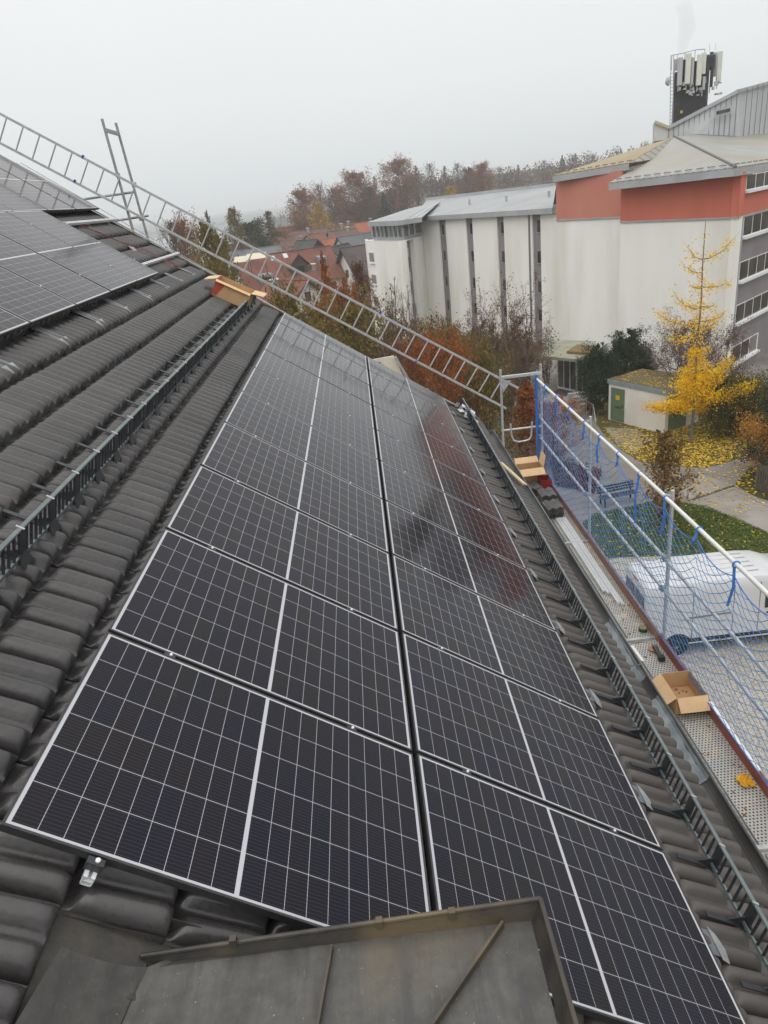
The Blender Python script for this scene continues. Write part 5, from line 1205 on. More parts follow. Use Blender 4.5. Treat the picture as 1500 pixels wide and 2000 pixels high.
b = MB().prism([tp_(cw * .70, -.3, ztop - .3), tp_(cw * .98, -.2, ztop - .3), tp_(cw * .98, .8, ztop - .3), tp_(cw * .7, .8, ztop - .3)], (0, 0, 1.3)); obj('flue', b, M('blue_black_flue', (.014, .016, .03), .5), tw, bevel=.15)
# antenna panels: (px left, right, top, bottom)
AN = M('antenna_cream', (.50, .50, .43), .6, col2=(.58, .58, .52), scale=1.5); AN2 = M('antenna_grey', (.36, .36, .38), .6)
for (x0, x1, y0, y1, mat, dd) in ((1322, 1331, 113, 167, AN2, -.8), (1337, 1347, 105, 164, AN, -.9), (1359, 1368, 107, 167, AN, -1.0), (1368, 1377, 104, 145, AN, -.7), (1398, 1407, 101, 162, AN, 0), (1391, 1397, 103, 150, AN2, .4), (1316, 1322, 116, 138, AN2, .8), (1331, 1337, 117, 152, STK_, -.5), (1348, 1353, 114, 166, AN2, -.8), (1378, 1384, 110, 150, STK_, -.6), (1354, 1359, 120, 160, STK_, -.6), (1386, 1391, 130, 170, STK_, -.4), (1371, 1376, 150, 176, AN2, -.9), (1349, 1354, 112, 130, AN2, 2.5), (1386, 1392, 102, 122, STK_, 1.2)):
    p, q = tq(x0, y1, dd), tq(x1, y1, dd); zt_ = tq(x0, y0, dd)[2]; m_ = (p + q) / 2; w_ = np.linalg.norm(q - p)
    b = MB().box((m_[0], m_[1], (m_[2] + zt_) / 2), (w_, .22, zt_ - m_[2])); an_ = obj('antenna', b, mat, tw, bevel=.04)
    obj('mast', MB().tube([m_ + [0, .25, -.5], (m_[0], m_[1] + .25, zt_ + .05)], .05, 6), GALV, an_)
b = MB()
for k in range(26):
    rg_ = np.random.default_rng(60 + k); p = tq(rg_.uniform(1325, 1372) if k < 18 else rg_.uniform(1392, 1408), rg_.uniform(160, 186), -.7); b.box(p, rg_.uniform(.08, .32, 3))
obj('cable_box', b, M('mount_grey', (.30, .30, .30), .6, .2, col2=(.45, .45, .45), scale=3), tw)
b = MB(); lx0, lx1 = 1308.5, 1313.
for x in (lx0, lx1 + 1): b.tube([tq(x - (.5), 266, -.6), tq(x + 2, 108, -.6)], .035, 5)
for k in range(18): y = 262 - k * 7; b.tube([tq(lx0 + .02 * k, y, -.6), tq(lx1 + 1 + .02 * k, y, -.6)], .025, 5)
obj('ladder', b, STEEL, tw)
b = MB()
gq = [(1312.5, 108, 0), (1323, 106, -.4), (1338, 103, 0), (1358, 97.5, 1), (1377, 96, 2)]
gp3 = [tq(x, y, d - .3) for x, y, d in gq]; b.tube(gp3, .035, 5)
for p in gp3: b.tube([p, p - [0, 0, 1.3]], .03, 5)
obj('guard_rail', b, STEEL, tw)
d0 = tq(1304, 159, -.5); b = MB().lathe([(.0, .25), (.30, .12), (.42, -.08), (.40, -.10), (.28, .06)], 16, (0, 0, 0), 'x'); b.v = [tuple(np.asarray(v) * [-1, 1, 1] + d0) for v in b.v]; obj('dish', b, AN2, tw, smooth=True)
obj('yellow_sign', MB().box(tq(1331, 218.5, -.55), (.22, .03, .22)), M('yellow_sign', (.62, .42, .02), .5), tw)
for px, y0, y1 in ((1386, 85, 102), (1398, 84, 101), (1334, 165, 196)): obj('rod', MB().tube([tq(px, y0), tq(px, y1)], .02, 5), GALV, tw)

# ------------------------------------------------------------------ village houses
def roofmat(name, c0, c1): return M(name, c0, .85, col2=c1, scale=.9, detail=8, contrast=(.3, .7), bump=.2, bscale=6, col3=tuple(x * .72 for x in c0), scale3=.35)
RF = {'red': roofmat('red_tiles', (.135, .050, .034), (.19, .072, .048)), 'brown': roofmat('brown_tiles', (.105, .056, .043), (.15, .08, .06)), 'orange': roofmat('orange_tiles', (.26, .075, .036), (.33, .11, .052)),
      'grey': roofmat('grey_tiles', (.10, .105, .115), (.14, .145, .155)), 'dark': roofmat('dark_brown_tiles', (.066, .050, .047), (.095, .072, .066)), 'faded': roofmat('faded_tiles', (.22, .15, .125), (.28, .2, .17)), 'black': roofmat('black_tiles', (.045, .045, .05), (.07, .068, .07))}
HW = M('house_white', (.66, .655, .63), .9, col2=(.74, .735, .71), scale=.8); HWD = M('house_dark_wood', (.05, .04, .035), .9, col2=(.08, .06, .05), scale=1)
SKYL = M('skylight_glass', (.55, .58, .60), .12); CHIM = M('chimney_grey', (.22, .20, .19), .9, col2=(.30, .28, .27), scale=2); CAPW = M('chimney_cap', (.72, .72, .72), .6)
def village_house(label, px, py, dist, L_, W_, ang, roof, eave=3.2, pitch=40, wall=HW, sky=(), chim=(), dorm=(), gable_win=1, ov=.5, mdorm=()):
    """ridge centre shows at picture point (px, py) at that distance; length along local x"""
    rc = atd(px, py, dist); rh = W_ / 2 * math.tan(R_(pitch)); z0 = rc[2] - rh - eave
    h = thing('village_house', label, 'house', (rc[0], rc[1], z0), (0, 0, R_(ang)), local=True)
    e_ = eave; b = MB().prism([(-L_ / 2, -W_ / 2, -3), (-L_ / 2, W_ / 2, -3), (-L_ / 2, W_ / 2, e_), (-L_ / 2, 0, e_ + rh), (-L_ / 2, -W_ / 2, e_)], (L_, 0, 0)); obj('wall', b, wall, h)
    tn = math.tan(R_(pitch)); lo = e_ - ov * tn; hw = W_ / 2 + ov
    b = MB()
    for s in (-1, 1): b.prism([(-L_ / 2 - ov, 0, e_ + rh + .12), (L_ / 2 + ov, 0, e_ + rh + .12), (L_ / 2 + ov, s * hw, lo + .12), (-L_ / 2 - ov, s * hw, lo + .12)], (0, 0, -.16))
    rf_ = obj('roof', b, RF[roof], h)
    obj('ridge', MB().tube([(-L_ / 2 - ov, 0, e_ + rh + .13), (L_ / 2 + ov, 0, e_ + rh + .13)], .14, 6), RF[roof], rf_)
    for s in (-1, 1): obj('verge', MB().beam((s * (L_ / 2 + ov + .02), 0, e_ + rh + .04), (s * (L_ / 2 + ov + .02), hw, lo + .04), .05, .24).beam((s * (L_ / 2 + ov + .02), 0, e_ + rh + .04), (s * (L_ / 2 + ov + .02), -hw, lo + .04), .05, .24), HWD, rf_)
    def onr(x, t, s): return np.array([x, s * hw * t, (e_ + rh + .12) * (1 - t) + (lo + .12) * t])
    nrm = lambda s: np.array([0, s * math.sin(R_(pitch)), math.cos(R_(pitch))])
    for x, t, s in sky:
        p = onr(x, t, s); a = np.array([0, s * math.cos(R_(pitch)), -math.sin(R_(pitch))]) * .55; n = nrm(s) * .06
        obj('skylight', MB().prism([p - a + [-.4, 0, 0], p - a + [.4, 0, 0], p + a + [.4, 0, 0], p + a + [-.4, 0, 0]], n), SKYL, rf_)
    for x, t, s, hh in chim:
        p = onr(x, t, s); c_ = obj('chimney', MB().box(p + [0, 0, hh / 2 - .4], (.7, .7, hh + .8)), CHIM, rf_); obj('cap', MB().box(p + [0, 0, hh + .12], (.95, .95, .14)), CAPW, c_)
    for x, t, s, w_, kind in dorm:      # gabled dormers
        p = onr(x, t, s); y0 = p[1]; hgt = w_ * .55; zb = p[2] + .2
        ft = s * (abs(y0) + 1.3); bk = s * max(0, abs(y0) - 1.9)
        b = MB().prism([(x - w_ / 2, ft, zb - 1.6), (x + w_ / 2, ft, zb - 1.6), (x + w_ / 2, ft, zb), (x, ft, zb + hgt), (x - w_ / 2, ft, zb)], (0, bk - ft, 0)); d_ = obj('dormer', b, HWD if kind == 'dark' else HW, h)
        b = MB()
        for q in (-1, 1): b.prism([(x, ft + s * .35, zb + hgt + .1), (x + q * (w_ / 2 + .35), ft + s * .35, zb - .12), (x + q * (w_ / 2 + .35), bk, zb - .12), (x, bk, zb + hgt + .1)], (0, 0, .1))
        obj('dormer_roof', b, RF[roof], d_)
        obj('window', MB().box((x, ft + s * .03, zb - .6), (w_ * .5, .06, 1.0)), WGL, d_)
    for x, t, s, w_ in mdorm:           # flat metal dormers
        p = onr(x, t, s); y0 = p[1]; ft = s * (abs(y0) + .9)
        d_ = obj('dormer', MB().prism([(x - w_ / 2, ft, p[2] - .9), (x + w_ / 2, ft, p[2] - .9), (x + w_ / 2, ft, p[2] + .55), (x - w_ / 2, ft, p[2] + .55)], (0, -s * 2.0, .25)), M('dormer_zinc', (.22, .24, .26), .5, .3, col2=(.3, .32, .34), scale=2), h)
        obj('window', MB().box((x, ft + s * .03, p[2] - .15), (w_ * .7, .06, .75)), WGL, d_)
    for g in (-1, 1):
        for k in range(gable_win):
            y = (k - (gable_win - 1) / 2) * 1.6
            fw = obj('window', MB().box((g * (L_ / 2 + .03), y, e_ + .7), (.08, 1.1, 1.25)), HWD, h); obj('pane', MB().box((g * (L_ / 2 + .075), y, e_ + .7), (.02, .9, 1.05)), WGL, fw)
        obj('window', MB().box((g * (L_ / 2 + .03), -W_ * .22, 1.3), (.08, 1.2, 1.3)), WGL, h); obj('window', MB().box((g * (L_ / 2 + .03), W_ * .22, 1.3), (.08, 1.2, 1.3)), WGL, h)
    for k in range(max(2, int(L_ / 3))):
        x = -L_ / 2 + (k + .5) * L_ / max(2, int(L_ / 3))
        for s in (-1, 1): obj('window', MB().box((x, s * (W_ / 2 + .03), 1.5), (1.1, .08, 1.3)), WGL, h)
    return h
VH = village_house
VH('long red roofed house with a dark gabled dormer and skylights behind the ladder', 552, 494, 128, 17, 11, 22, 'red', sky=((-2.2, .14, -1), (.2, .12, -1), (-3.4, .78, -1)), dorm=((1.4, .48, -1, 3.2, 'dark'),), mdorm=((-5.0, .68, -1, 2.4), (6.2, .40, -1, 1.5)), chim=((4.0, .62, -1, .7),), ov=.7)
VH('nearest low house behind the ladder with an orange-red roof and white gable', 560, 550, 96, 7.0, 8.0, -40, 'red', eave=3.0, pitch=34, chim=((-1.2, .25, -1, 1.0),))
VH('white gabled house with two tall dark windows under a brown roof', 560, 462, 200, 9, 5.6, 58, 'brown', gable_win=2, pitch=38, eave=4.2)
VH('low slate grey roofed house left of the white gabled house', 497, 487, 150, 10, 6, 16, 'grey', pitch=24, eave=2.6)
VH('brown roofed house behind the white gabled house with a wide dormer band', 588, 452, 215, 15, 9, 14, 'brown', mdorm=((-2, .45, -1, 3.0), (4.5, .5, -1, 2.2)), chim=((2, .1, -1, .9),))
VH('dark roofed house with a black gable behind the long red roof', 600, 470, 165, 7, 7, -50, 'black', wall=HWD, pitch=42)
VH('long brown tiled house with a white chimney below the wood', 640, 446, 235, 17, 9, 14, 'brown', chim=((4.5, .2, -1, 1.6),), sky=((-4, .4, -1),))
VH('bright orange roofed house between the brown and the grey roofs', 652, 466, 178, 5.5, 6, 10, 'orange', eave=2.6)
VH('grey roofed house with a bright white gable facing left', 697, 459, 160, 10, 8, 36, 'grey', sky=((1.5, .35, -1), (4, .25, -1)), pitch=46, eave=4)
VH('large dark brown roof with two slanted skylights next to the white wing', 722, 478, 128, 10, 11, 24, 'dark', sky=((1.2, .42, -1), (2.8, .4, -1)), pitch=42, eave=3.0, ov=.8)
VH('black gabled house with a white lower wall behind the rust coloured tree', 663, 480, 138, 7, 6.2, 64, 'black', pitch=48)
VH('distant house with a grey roof and a white gable at the foot of the wood', 702, 416, 280, 10, 8.5, -30, 'grey', pitch=38)
VH('red roofed house with three pale chimneys below the distant grey roof', 694, 437, 240, 15, 8, 12, 'orange', chim=((-5.5, .3, -1, 1.6), (-2.6, .2, -1, 1.6), (5, .3, -1, 2.0)))
VH('faded pinkish roofed house with a white chimney below the dark wood', 634, 434, 265, 17, 9, 10, 'faded', chim=((5, .1, -1, 1.2),))
VH('far maroon roof peeping out above the glazed corner storey', 738, 421, 260, 13, 8, 10, 'brown')
VH('pale yellow house half hidden behind the dark green tree at the lake', 452, 478, 190, 6, 6, 60, 'brown', wall=M('pale_yellow_wall', (.62, .55, .40), .9))
VH('faded brown roof between the red roof and the black gabled house', 634, 486, 150, 6, 7, 14, 'faded')
VH('small red roofed house with a white gable in the middle of the village', 614, 458, 195, 6, 5.5, 52, 'red', eave=3.4)
VH('brown roofed cottage behind the orange roof in the middle of the village', 668, 450, 205, 8, 6.5, 20, 'brown', chim=((1.5, .15, -1, 1.0),))
VH('low red roof at the foot of the rust tinged tree by the lake', 560, 444, 240, 10, 7, 14, 'red')
VH('small brown roofed house left of the grey roofed house near the lake', 528, 474, 185, 7, 6, 30, 'brown')
b = MB(); p0_ = atd(470, 498, 118)
pw_ = thing('garden_awning', 'pale cream awnings beside the grey roofed house', 'awning', p0_)
for x0, y0, w_ in ((455, 503, 3.0), (482, 497, 3.2)):
    p = atd(x0, y0, 120); obj('cloth', MB().prism([p, p + [w_, .3, 0], p + [w_, -1.5, -.8], p + [0, -1.8, -.8]], (0, 0, .05)), M('cream_cloth', (.60, .54, .42), .8), pw_)
    for x_ in (.1, w_ - .1): obj('pole', MB().tube([p + [x_, -1.4, -.8], p + [x_, -1.4, -3.5]], .05, 6), HWD, pw_)

# ------------------------------------------------------------------ trees
def grow(seed, H, R, base=.25, n1=26, n2=6, n3=0, shape='round', up=.5, leaf=0, lsz=.2, lspread=.35, trunk_r=None, droop=0., nstem=1, wob=.05, minr=.006, leafbias=0.):
    rg = np.random.default_rng(seed); W = MB(); LP = []
    tr = trunk_r or H * .014
    def env(t):       # crown radius factor at height fraction t of the crown
        if shape == 'round': return max(.12, math.sin(math.pi * min(1, t * .86 + .14)) ** .75)
        if shape == 'cone': return max(.06, (1 - t) ** .85)
        if shape == 'column': return max(.15, min(1, 3 * t + .3) * (1 - t ** 3 * .85))
        if shape == 'fan': return .25 + .75 * t if t < .85 else 1 - (t - .85) * 3
        if shape == 'egg': return max(.08, math.sin(math.pi * (t ** .7) * .93 + .12))
        return 1
    for st in range(nstem):
        az0 = rg.uniform(0, 6.28); sp = 0 if nstem == 1 else R * .35
        tp = [np.array([0., 0, 0])] ; K = 9
        for k in range(1, K + 1):
            t = k / K; tp.append(np.array([math.cos(az0) * sp * t ** .8, math.sin(az0) * sp * t ** .8, H * t * (1 if st == 0 else rg.uniform(.75, .97))]) + rg.normal(0, wob * R * .25, 3) * [1, 1, 0])
        W.tube(tp, [tr * (1 - .88 * k / K) + minr for k in range(K + 1)], 7)
        tpa = np.array(tp)
        for i in range(n1 // nstem):
            t = base + (1 - base) * ((i + rg.random()) / (n1 // nstem)); t = min(t, .985)
            p = np.array([np.interp(t * K, range(K + 1), tpa[:, a]) for a in range(3)])
            ct = (t - base) / (1 - base); ln = R * env(ct) * rg.uniform(.72, 1.12)
            az = i * 2.4 + rg.uniform(-.5, .5); el = up * (.5 + .8 * ct) + rg.uniform(-.15, .15)
            d = np.array([math.cos(az) * math.cos(el), math.sin(az) * math.cos(el), math.sin(el)])
            r0 = max(minr, tr * .42 * (1 - .75 * t)); pts = [p]; q = p.copy(); dd = d.copy(); kk = 4
            for s in range(kk):
                dd = dd + rg.normal(0, .13, 3) + np.array([0, 0, (.10 if droop == 0 else -droop)]); dd /= np.linalg.norm(dd); q = q + dd * ln / kk; pts.append(q)
            W.tube(pts, [r0 * (1 - .8 * s / kk) + minr * .6 for s in range(kk + 1)], 4, caps=False)
            pa = np.array(pts)
            for j in range(n2):
                tt = rg.uniform(.18, 1.0) * kk; b0 = np.array([np.interp(tt, range(kk + 1), pa[:, a]) for a in range(3)])
                d2 = dd * .55 + rg.normal(0, .55, 3) + np.array([0, 0, .25 if droop == 0 else -droop]); d2 /= np.linalg.norm(d2); l2 = ln * rg.uniform(.22, .5)
                m_ = b0 + d2 * l2 * .5 + rg.normal(0, .04 * l2, 3); e_ = b0 + d2 * l2 + np.array([0, 0, .06 * l2])
                W.tube([b0, m_, e_], [r0 * .35 + minr * .5, r0 * .22 + minr * .4, minr * .35], 3, caps=False)
                LP.append((b0, e_, ln))
                for k3 in range(n3):
                    t3 = rg.uniform(.2, 1); b3 = b0 + (e_ - b0) * t3; d3 = d2 * .6 + rg.normal(0, .5, 3) + [0, 0, .25]; d3 /= np.linalg.norm(d3); l3 = l2 * rg.uniform(.3, .6)
                    W.tube([b3, b3 + d3 * l3], [minr * .5, minr * .25], 3, caps=False); LP.append((b3, b3 + d3 * l3, ln * .6))
    leaves = None
    if leaf:
        seg_ = rg.integers(0, len(LP), leaf); t = rg.random(leaf) ** .8
        A = np.array([x[0] for x in LP]); B = np.array([x[1] for x in LP]); S_ = np.array([x[2] for x in LP])
        C = A[seg_] + (B - A)[seg_] * t[:, None] + rg.normal(0, 1, (leaf, 3)) * (S_[seg_] * lspread * .22)[:, None]
        leaves = leaf_quads(C, lsz, rg)
    return W, leaves
BARK = M('bark_brown', (.055, .045, .036), .9, col2=(.095, .08, .066), scale=6, stretch=(1, 1, .2)); BARKG = M('bark_grey', (.12, .105, .092), .9, col2=(.185, .165, .15), scale=6, stretch=(1, 1, .2))
TWIG = M('twig_brown', (.085, .062, .052), .9, col2=(.125, .095, .08), scale=2)
PROT = {}
def tree(kind, label, x, y, z, h, spin=0., group=None, cat='tree', name=None, sxy=1.):
    nm, H, mk = KINDS[kind]
    if kind not in PROT:
        W, Lv, wm, lm = mk(); r = thing(nm, label, cat, (0, 0, 0), group=group, local=True)
        obj('trunk', W, wm, r, smooth=True)
        if Lv is not None:
            o = bpy.data.objects.new('crown', np_mesh('crown', *Lv)); COL.objects.link(o); o.data.materials.append(lm); o.parent = r
        PROT[kind] = r
    else: r = copy_tree(PROT[kind]); tag(r, label, cat); r.pop('group', None) if 'group' in r else None
    if group: r['group'] = group
    if name: r.name = name
    s = h / H; r.location = (x, y, z); r.scale = (s * sxy, s * sxy, s); r.rotation_euler = (0, 0, spin); return r
LM = {'rust': LEAF('rust_leaves', [(.20, .055, .018), (.30, .095, .026), (.38, .145, .04), (.16, .06, .025)]),
      'rusthill': LEAF('rusty_hill_leaves', [(.20, .085, .040), (.27, .12, .050), (.15, .075, .042), (.31, .15, .065)]),
      'brown': LEAF('brown_leaves', [(.12, .07, .04), (.17, .10, .055), (.10, .065, .045)]),
      'olive': LEAF('olive_leaves', [(.09, .075, .02), (.16, .125, .03), (.22, .16, .035), (.07, .065, .025)]),
      'yellow': LEAF('yellow_leaves', [(.38, .24, .03), (.50, .32, .04), (.30, .19, .03)]),
      'ginkgo': LEAF('golden_leaves', [(.80, .50, .010), (.90, .63, .020), (.84, .55, .012), (.60, .36, .010)], trans=.35),
      'green': LEAF('dark_green_leaves', [(.028, .042, .016), (.05, .068, .024), (.075, .08, .03)]),
      'conifer': LEAF('conifer_needles', [(.014, .030, .017), (.026, .050, .024), (.045, .075, .032), (.012, .022, .013)], trans=.1),
      'plum': LEAF('plum_leaves', [(.13, .075, .07), (.18, .105, .09), (.10, .06, .055)]),
      'mottled': LEAF('mottled_leaves', [(.035, .045, .014), (.055, .065, .018), (.09, .088, .022), (.07, .07, .02), (.40, .28, .04)], trans=.15),
      'oak': LEAF('oak_leaves', [(.16, .10, .03), (.24, .14, .035), (.11, .085, .03), (.20, .095, .03)]),
      'orange': LEAF('orange_leaves', [(.45, .17, .03), (.55, .28, .04), (.34, .12, .03), (.5, .33, .05)])}
KINDS = {
 'hillrust': ('broadleaf_tree', 18, lambda: (*grow(101, 18, 6.6, .2, 36, 8, 3, 'round', .38, 15000, .34, .75, minr=.022), TWIG, LM['rusthill'])),
 'hillrust2': ('broadleaf_tree', 18, lambda: (*grow(111, 18, 7.2, .15, 38, 8, 3, 'round', .4, 14000, .34, .75, minr=.022), TWIG, LM['rusthill'])),
 'hillbare': ('bare_tree', 18, lambda: (*grow(102, 18, 5.5, .18, 40, 8, 5, 'round', .75, 900, .22, .4, minr=.035), TWIG, LM['brown'])),
 'hillbare2': ('bare_tree', 18, lambda: (*grow(112, 18, 4.4, .12, 40, 8, 5, 'egg', .85, 2200, .22, .4, minr=.035), TWIG, LM['brown'])),
 'hillbrown': ('broadleaf_tree', 16, lambda: (*grow(103, 16, 5.6, .1, 38, 7, 3, 'round', .45, 13000, .32, .7, minr=.022), TWIG, LM['brown'])),
 'hillyellow': ('yellow_tree', 12, lambda: (*grow(104, 12, 3.2, .1, 30, 7, 0, 'column', .7, 4200, .36, .7, minr=.02), TWIG, LM['yellow'])),
 'hillconifer': ('conifer', 14, lambda: (*grow(105, 14, 4.0, .05, 60, 8, 0, 'cone', .1, 6500, .42, .5, minr=.02, droop=.05), BARK, LM['conifer'])),
 'poplar': ('poplar', 16, lambda: (*grow(106, 16, 3.6, .06, 44, 8, 4, 'column', 1.0, 2600, .3, .5, minr=.022), TWIG, LM['brown'])),
 'willow': ('willow', 12, lambda: (*grow(107, 12, 4.0, .15, 34, 8, 2, 'egg', .6, 6500, .24, .7, minr=.012), TWIG, LM['olive'])),
 'greentree': ('broadleaf_tree', 12, lambda: (*grow(108, 12, 4.6, .15, 34, 8, 1, 'round', .5, 7500, .34, .8, minr=.012), BARK, LM['green'])),
 'rusttree': ('rust_coloured_tree', 11, lambda: (*grow(109, 11, 3.6, .08, 46, 9, 3, 'cone', .45, 17000, .13, .5, minr=.008), BARK, LM['rust'])),
 'rustbroad': ('rust_coloured_tree', 8, lambda: (*grow(110, 8, 4.0, .08, 44, 9, 3, 'round', .55, 17000, .12, .5, minr=.007), BARK, LM['rust'])),
 'birch': ('bare_tree', 10, lambda: (*grow(120, 10, 3.0, .12, 34, 8, 5, 'egg', .95, 260, .09, .3, minr=.011, nstem=3), BARKG, LM['brown'])),
 'shrubred': ('bare_shrub', 6, lambda: (*grow(121, 6, 2.6, .06, 44, 8, 4, 'fan', 1.0, 2600, .09, .25, minr=.008, nstem=6), TWIG, LM['plum'])),
 'shrubbrown': ('bare_shrub', 6, lambda: (*grow(122, 6, 2.8, .06, 44, 8, 4, 'egg', .8, 4600, .09, .32, minr=.007, nstem=5), TWIG, LM['brown'])),
 'shrubolive': ('leafy_shrub', 5, lambda: (*grow(123, 5, 2.6, .05, 40, 9, 2, 'round', .6, 9000, .11, .8, minr=.006, nstem=4), TWIG, LM['olive'])),
 'yew': ('dark_conifer', 5, lambda: (*grow(124, 5, 2.6, .02, 60, 10, 3, 'egg', .42, 26000, .11, .5, minr=.008, nstem=4), BARK, LM['conifer'])),
 'fir': ('dark_conifer', 8, lambda: (*grow(125, 8, 2.6, .05, 60, 10, 3, 'cone', .05, 20000, .10, .4, minr=.008, droop=.04), BARK, LM['conifer'])),
 'plum': ('plum_tree', 6, lambda: (*grow(126, 6, 3.4, .12, 44, 10, 5, 'round', .6, 7500, .09, .35, minr=.009, nstem=3), TWIG, LM['plum'])),
 'mottle': ('evergreen_shrub', 3, lambda: (*grow(127, 3, 2.4, .04, 50, 10, 1, 'round', .5, 16000, .10, .8, minr=.006, nstem=5), TWIG, LM['mottled'])),
 'sapling': ('young_oak', 4, lambda: (*grow(128, 4, 1.25, .12, 30, 8, 2, 'egg', .75, 2600, .12, .7, minr=.006), TWIG, LM['oak'])),
 'orangeshrub': ('orange_shrub', 2.4, lambda: (*grow(129, 2.4, 2.2, .04, 40, 9, 1, 'round', .5, 7000, .12, .8, minr=.005, nstem=5), TWIG, LM['orange'])),
 'cone': ('rust_coloured_tree', 4, lambda: (*grow(130, 4, 1.5, .03, 46, 9, 2, 'cone', .5, 11000, .085, .8, minr=.006), BARK, LM['rust'])),
}
def ptree(kind, label, px, py_top, dist, zbase=None, spin=0, group=None, cat='tree', sxy=1., **k):
    q = atd(px, py_top, dist); x, y = q[0], q[1]; zb = zg(x, y) if zbase is None else zbase
    return tree(kind, label, x, y, zb, q[2] - zb, spin, group, cat, sxy=sxy, **k)
# the wooded rise behind the village, one by one
HT = [('hillrust', 'tall rust tinged tree at the lake end of the wood', 588, 378, 235, .3, 1.0), ('hillbare', 'bare grey tree just right of the rust tinged tree at the wood edge', 622, 364, 245, 1, .9),
 ('hillyellow', 'small yellow tree glowing in front of the wood', 621, 401, 225, 0, 1.1), ('hillrust2', 'wide reddish tree in the middle of the wood edge, right of the yellow tree', 690, 343, 250, 2, 1.1),
 ('hillbare2', 'slim bare tree between the two reddish crowns of the wood', 731, 345, 290, 2.2, .8), ('hillrust', 'large orange-brown tree standing highest in the wood', 776, 318, 262, 4, 1.15),
 ('hillconifer', 'dark green conifer at the foot of the wood left of the white wing', 748, 376, 232, 1, 1.1), ('hillbrown', 'brown crowned tree above the black gabled houses', 652, 372, 262, 5, 1.0),
 ('hillbrown', 'brown tree right behind the dark conifer', 722, 368, 246, 3, 1.), ('hillbare2', 'bare grey tree behind the highest orange-brown tree', 812, 325, 275, 1, 1.1),
 ('hillbare', 'broad bare tree above the left end of the wing roof', 838, 322, 265, 2, 1.), ('hillbare2', 'bare tree above the second roof vent of the wing', 868, 325, 270, 3, 1.1),
 ('hillbare', 'bare grey tree above the middle of the wing roof', 893, 322, 262, 4.1, .95), ('hillbrown', 'greyish brown tree behind the middle of the wing roof', 915, 330, 280, 1, 1.),
 ('hillrust2', 'round brown tree above the right half of the wing roof', 941, 323, 262, 5, .85), ('hillbare', 'faint bare tree right of the round brown tree', 975, 328, 330, .4, 1.), ('hillbare2', 'faint bare tree above the right end of the wing roof', 1012, 322, 340, 2.4, 1.1),
 ('hillconifer', 'faint bluish conifer left of the red topped block', 1098, 303, 370, 2, .9), ('hillbare', 'pale bare tree left of the red topped block', 1062, 315, 350, 1.1, 1.), ('hillbare2', 'pale bare tree beside the faint bluish conifer', 1124, 300, 365, .2, 1.1), ('hillbare', 'pale bare tree touching the eave of the tan roof', 1158, 302, 372, 3.2, 1.1),
 ('hillyellow', 'small yellowish tree peeping over the wing roof ridge', 880, 366, 215, 2, 1.2)]
for kind, lab, px, py, d, sp, sx_ in HT: ptree(kind, lab, px, py, d, spin=sp, sxy=sx_, group='trees of the wood behind the village')
# trees towards the lake and in the village
ptree('willow', 'pale tree with thin leaves standing high against the lake', 452, 412, 150, spin=1, sxy=.55, group='trees near the lake')
ptree('greentree', 'round dark green tree in front of the lake', 484, 441, 165, spin=2, sxy=1.25, group='trees near the lake')
ptree('poplar', 'brown column shaped tree standing against the lake', 523, 417, 175, spin=.5, sxy=1., group='trees near the lake')
ptree('hillbare2', 'bare brown trees left of the column shaped tree', 503, 428, 190, spin=2.4, sxy=1., group='trees near the lake')
ptree('hillrust2', 'low reddish tree beside the column shaped tree', 545, 455, 200, spin=2.4, group='trees near the lake')
ptree('willow', 'yellow-green weeping tree behind the tiled roof end, under the ladder', 398, 446, 62, spin=.4, sxy=0.5, group='trees near the lake')
ptree('willow', 'yellowish tree right of the weeping one, seen through the ladder', 424, 470, 66, spin=2.2, sxy=0.5, group='trees near the lake')
ptree('shrubolive', 'olive bush right behind the roof tiles below the cardboard box', 405, 535, 48, spin=2.2, sxy=0.45, group='trees near the lake')
ptree('hillbare', 'fine bare tree beside the foot of the grey scaffold frame', 332, 440, 85, spin=1.2, sxy=0.7, group='trees near the lake')
ptree('hillrust', 'pinkish brown tree right of the fine bare tree', 352, 444, 110, spin=.2, sxy=0.6, group='trees near the lake')
ptree('hillbare2', 'tall thin bare tree rising above the ladder at the lake', 403, 415, 120, spin=.9, sxy=.6, group='trees near the lake')
# plants between the house and the white wing
G2 = 'trees and shrubs between the tiled house and the white wing'
ptree('rusttree', 'tall rust coloured tree with a pointed top in front of the village', 628, 490, 50, spin=.6, sxy=0.42, group=G2)
ptree('rustbroad', 'broad rust coloured tree below the pointed one', 672, 580, 44, spin=1.6, sxy=0.36, group=G2)
ptree('rustbroad', 'rust coloured tree left of the open white gable', 622, 612, 42, spin=2.6, sxy=0.4, group=G2)
ptree('hillbrown', 'dark brown tree standing against the left edge of the white wing', 700, 520, 62, spin=2, sxy=0.42, group=G2)
ptree('birch', 'bare birch with many thin stems in front of the end of the white wing', 752, 545, 52, spin=.5, sxy=0.8, group=G2)
ptree('birch', 'second bare birch close to the grey corner recess', 796, 560, 54, spin=2.5, sxy=0.65, group=G2)
ptree('shrubbrown', 'brown shrub in front of the first grey recess', 842, 622, 48, spin=.5, sxy=0.8, group=G2)
ptree('shrubbrown', 'brownish bush below the two birches', 780, 630, 45, spin=1.5, sxy=0.8, group=G2)
ptree('shrubred', 'reddish bare shrub in front of the second and third recess', 946, 615, 47, spin=.4, sxy=0.9, group=G2)
ptree('shrubred', 'tall bare shrub with pinkish twigs in front of the last recess', 1010, 595, 46, spin=2.1, sxy=0.9, group=G2)
ptree('shrubbrown', 'brown shrub between the two reddish shrubs', 900, 640, 44, spin=3, sxy=0.8, group=G2)
ptree('shrubred', 'low bare bush left of the green canopy', 1066, 650, 50, spin=1, sxy=0.7, group=G2)
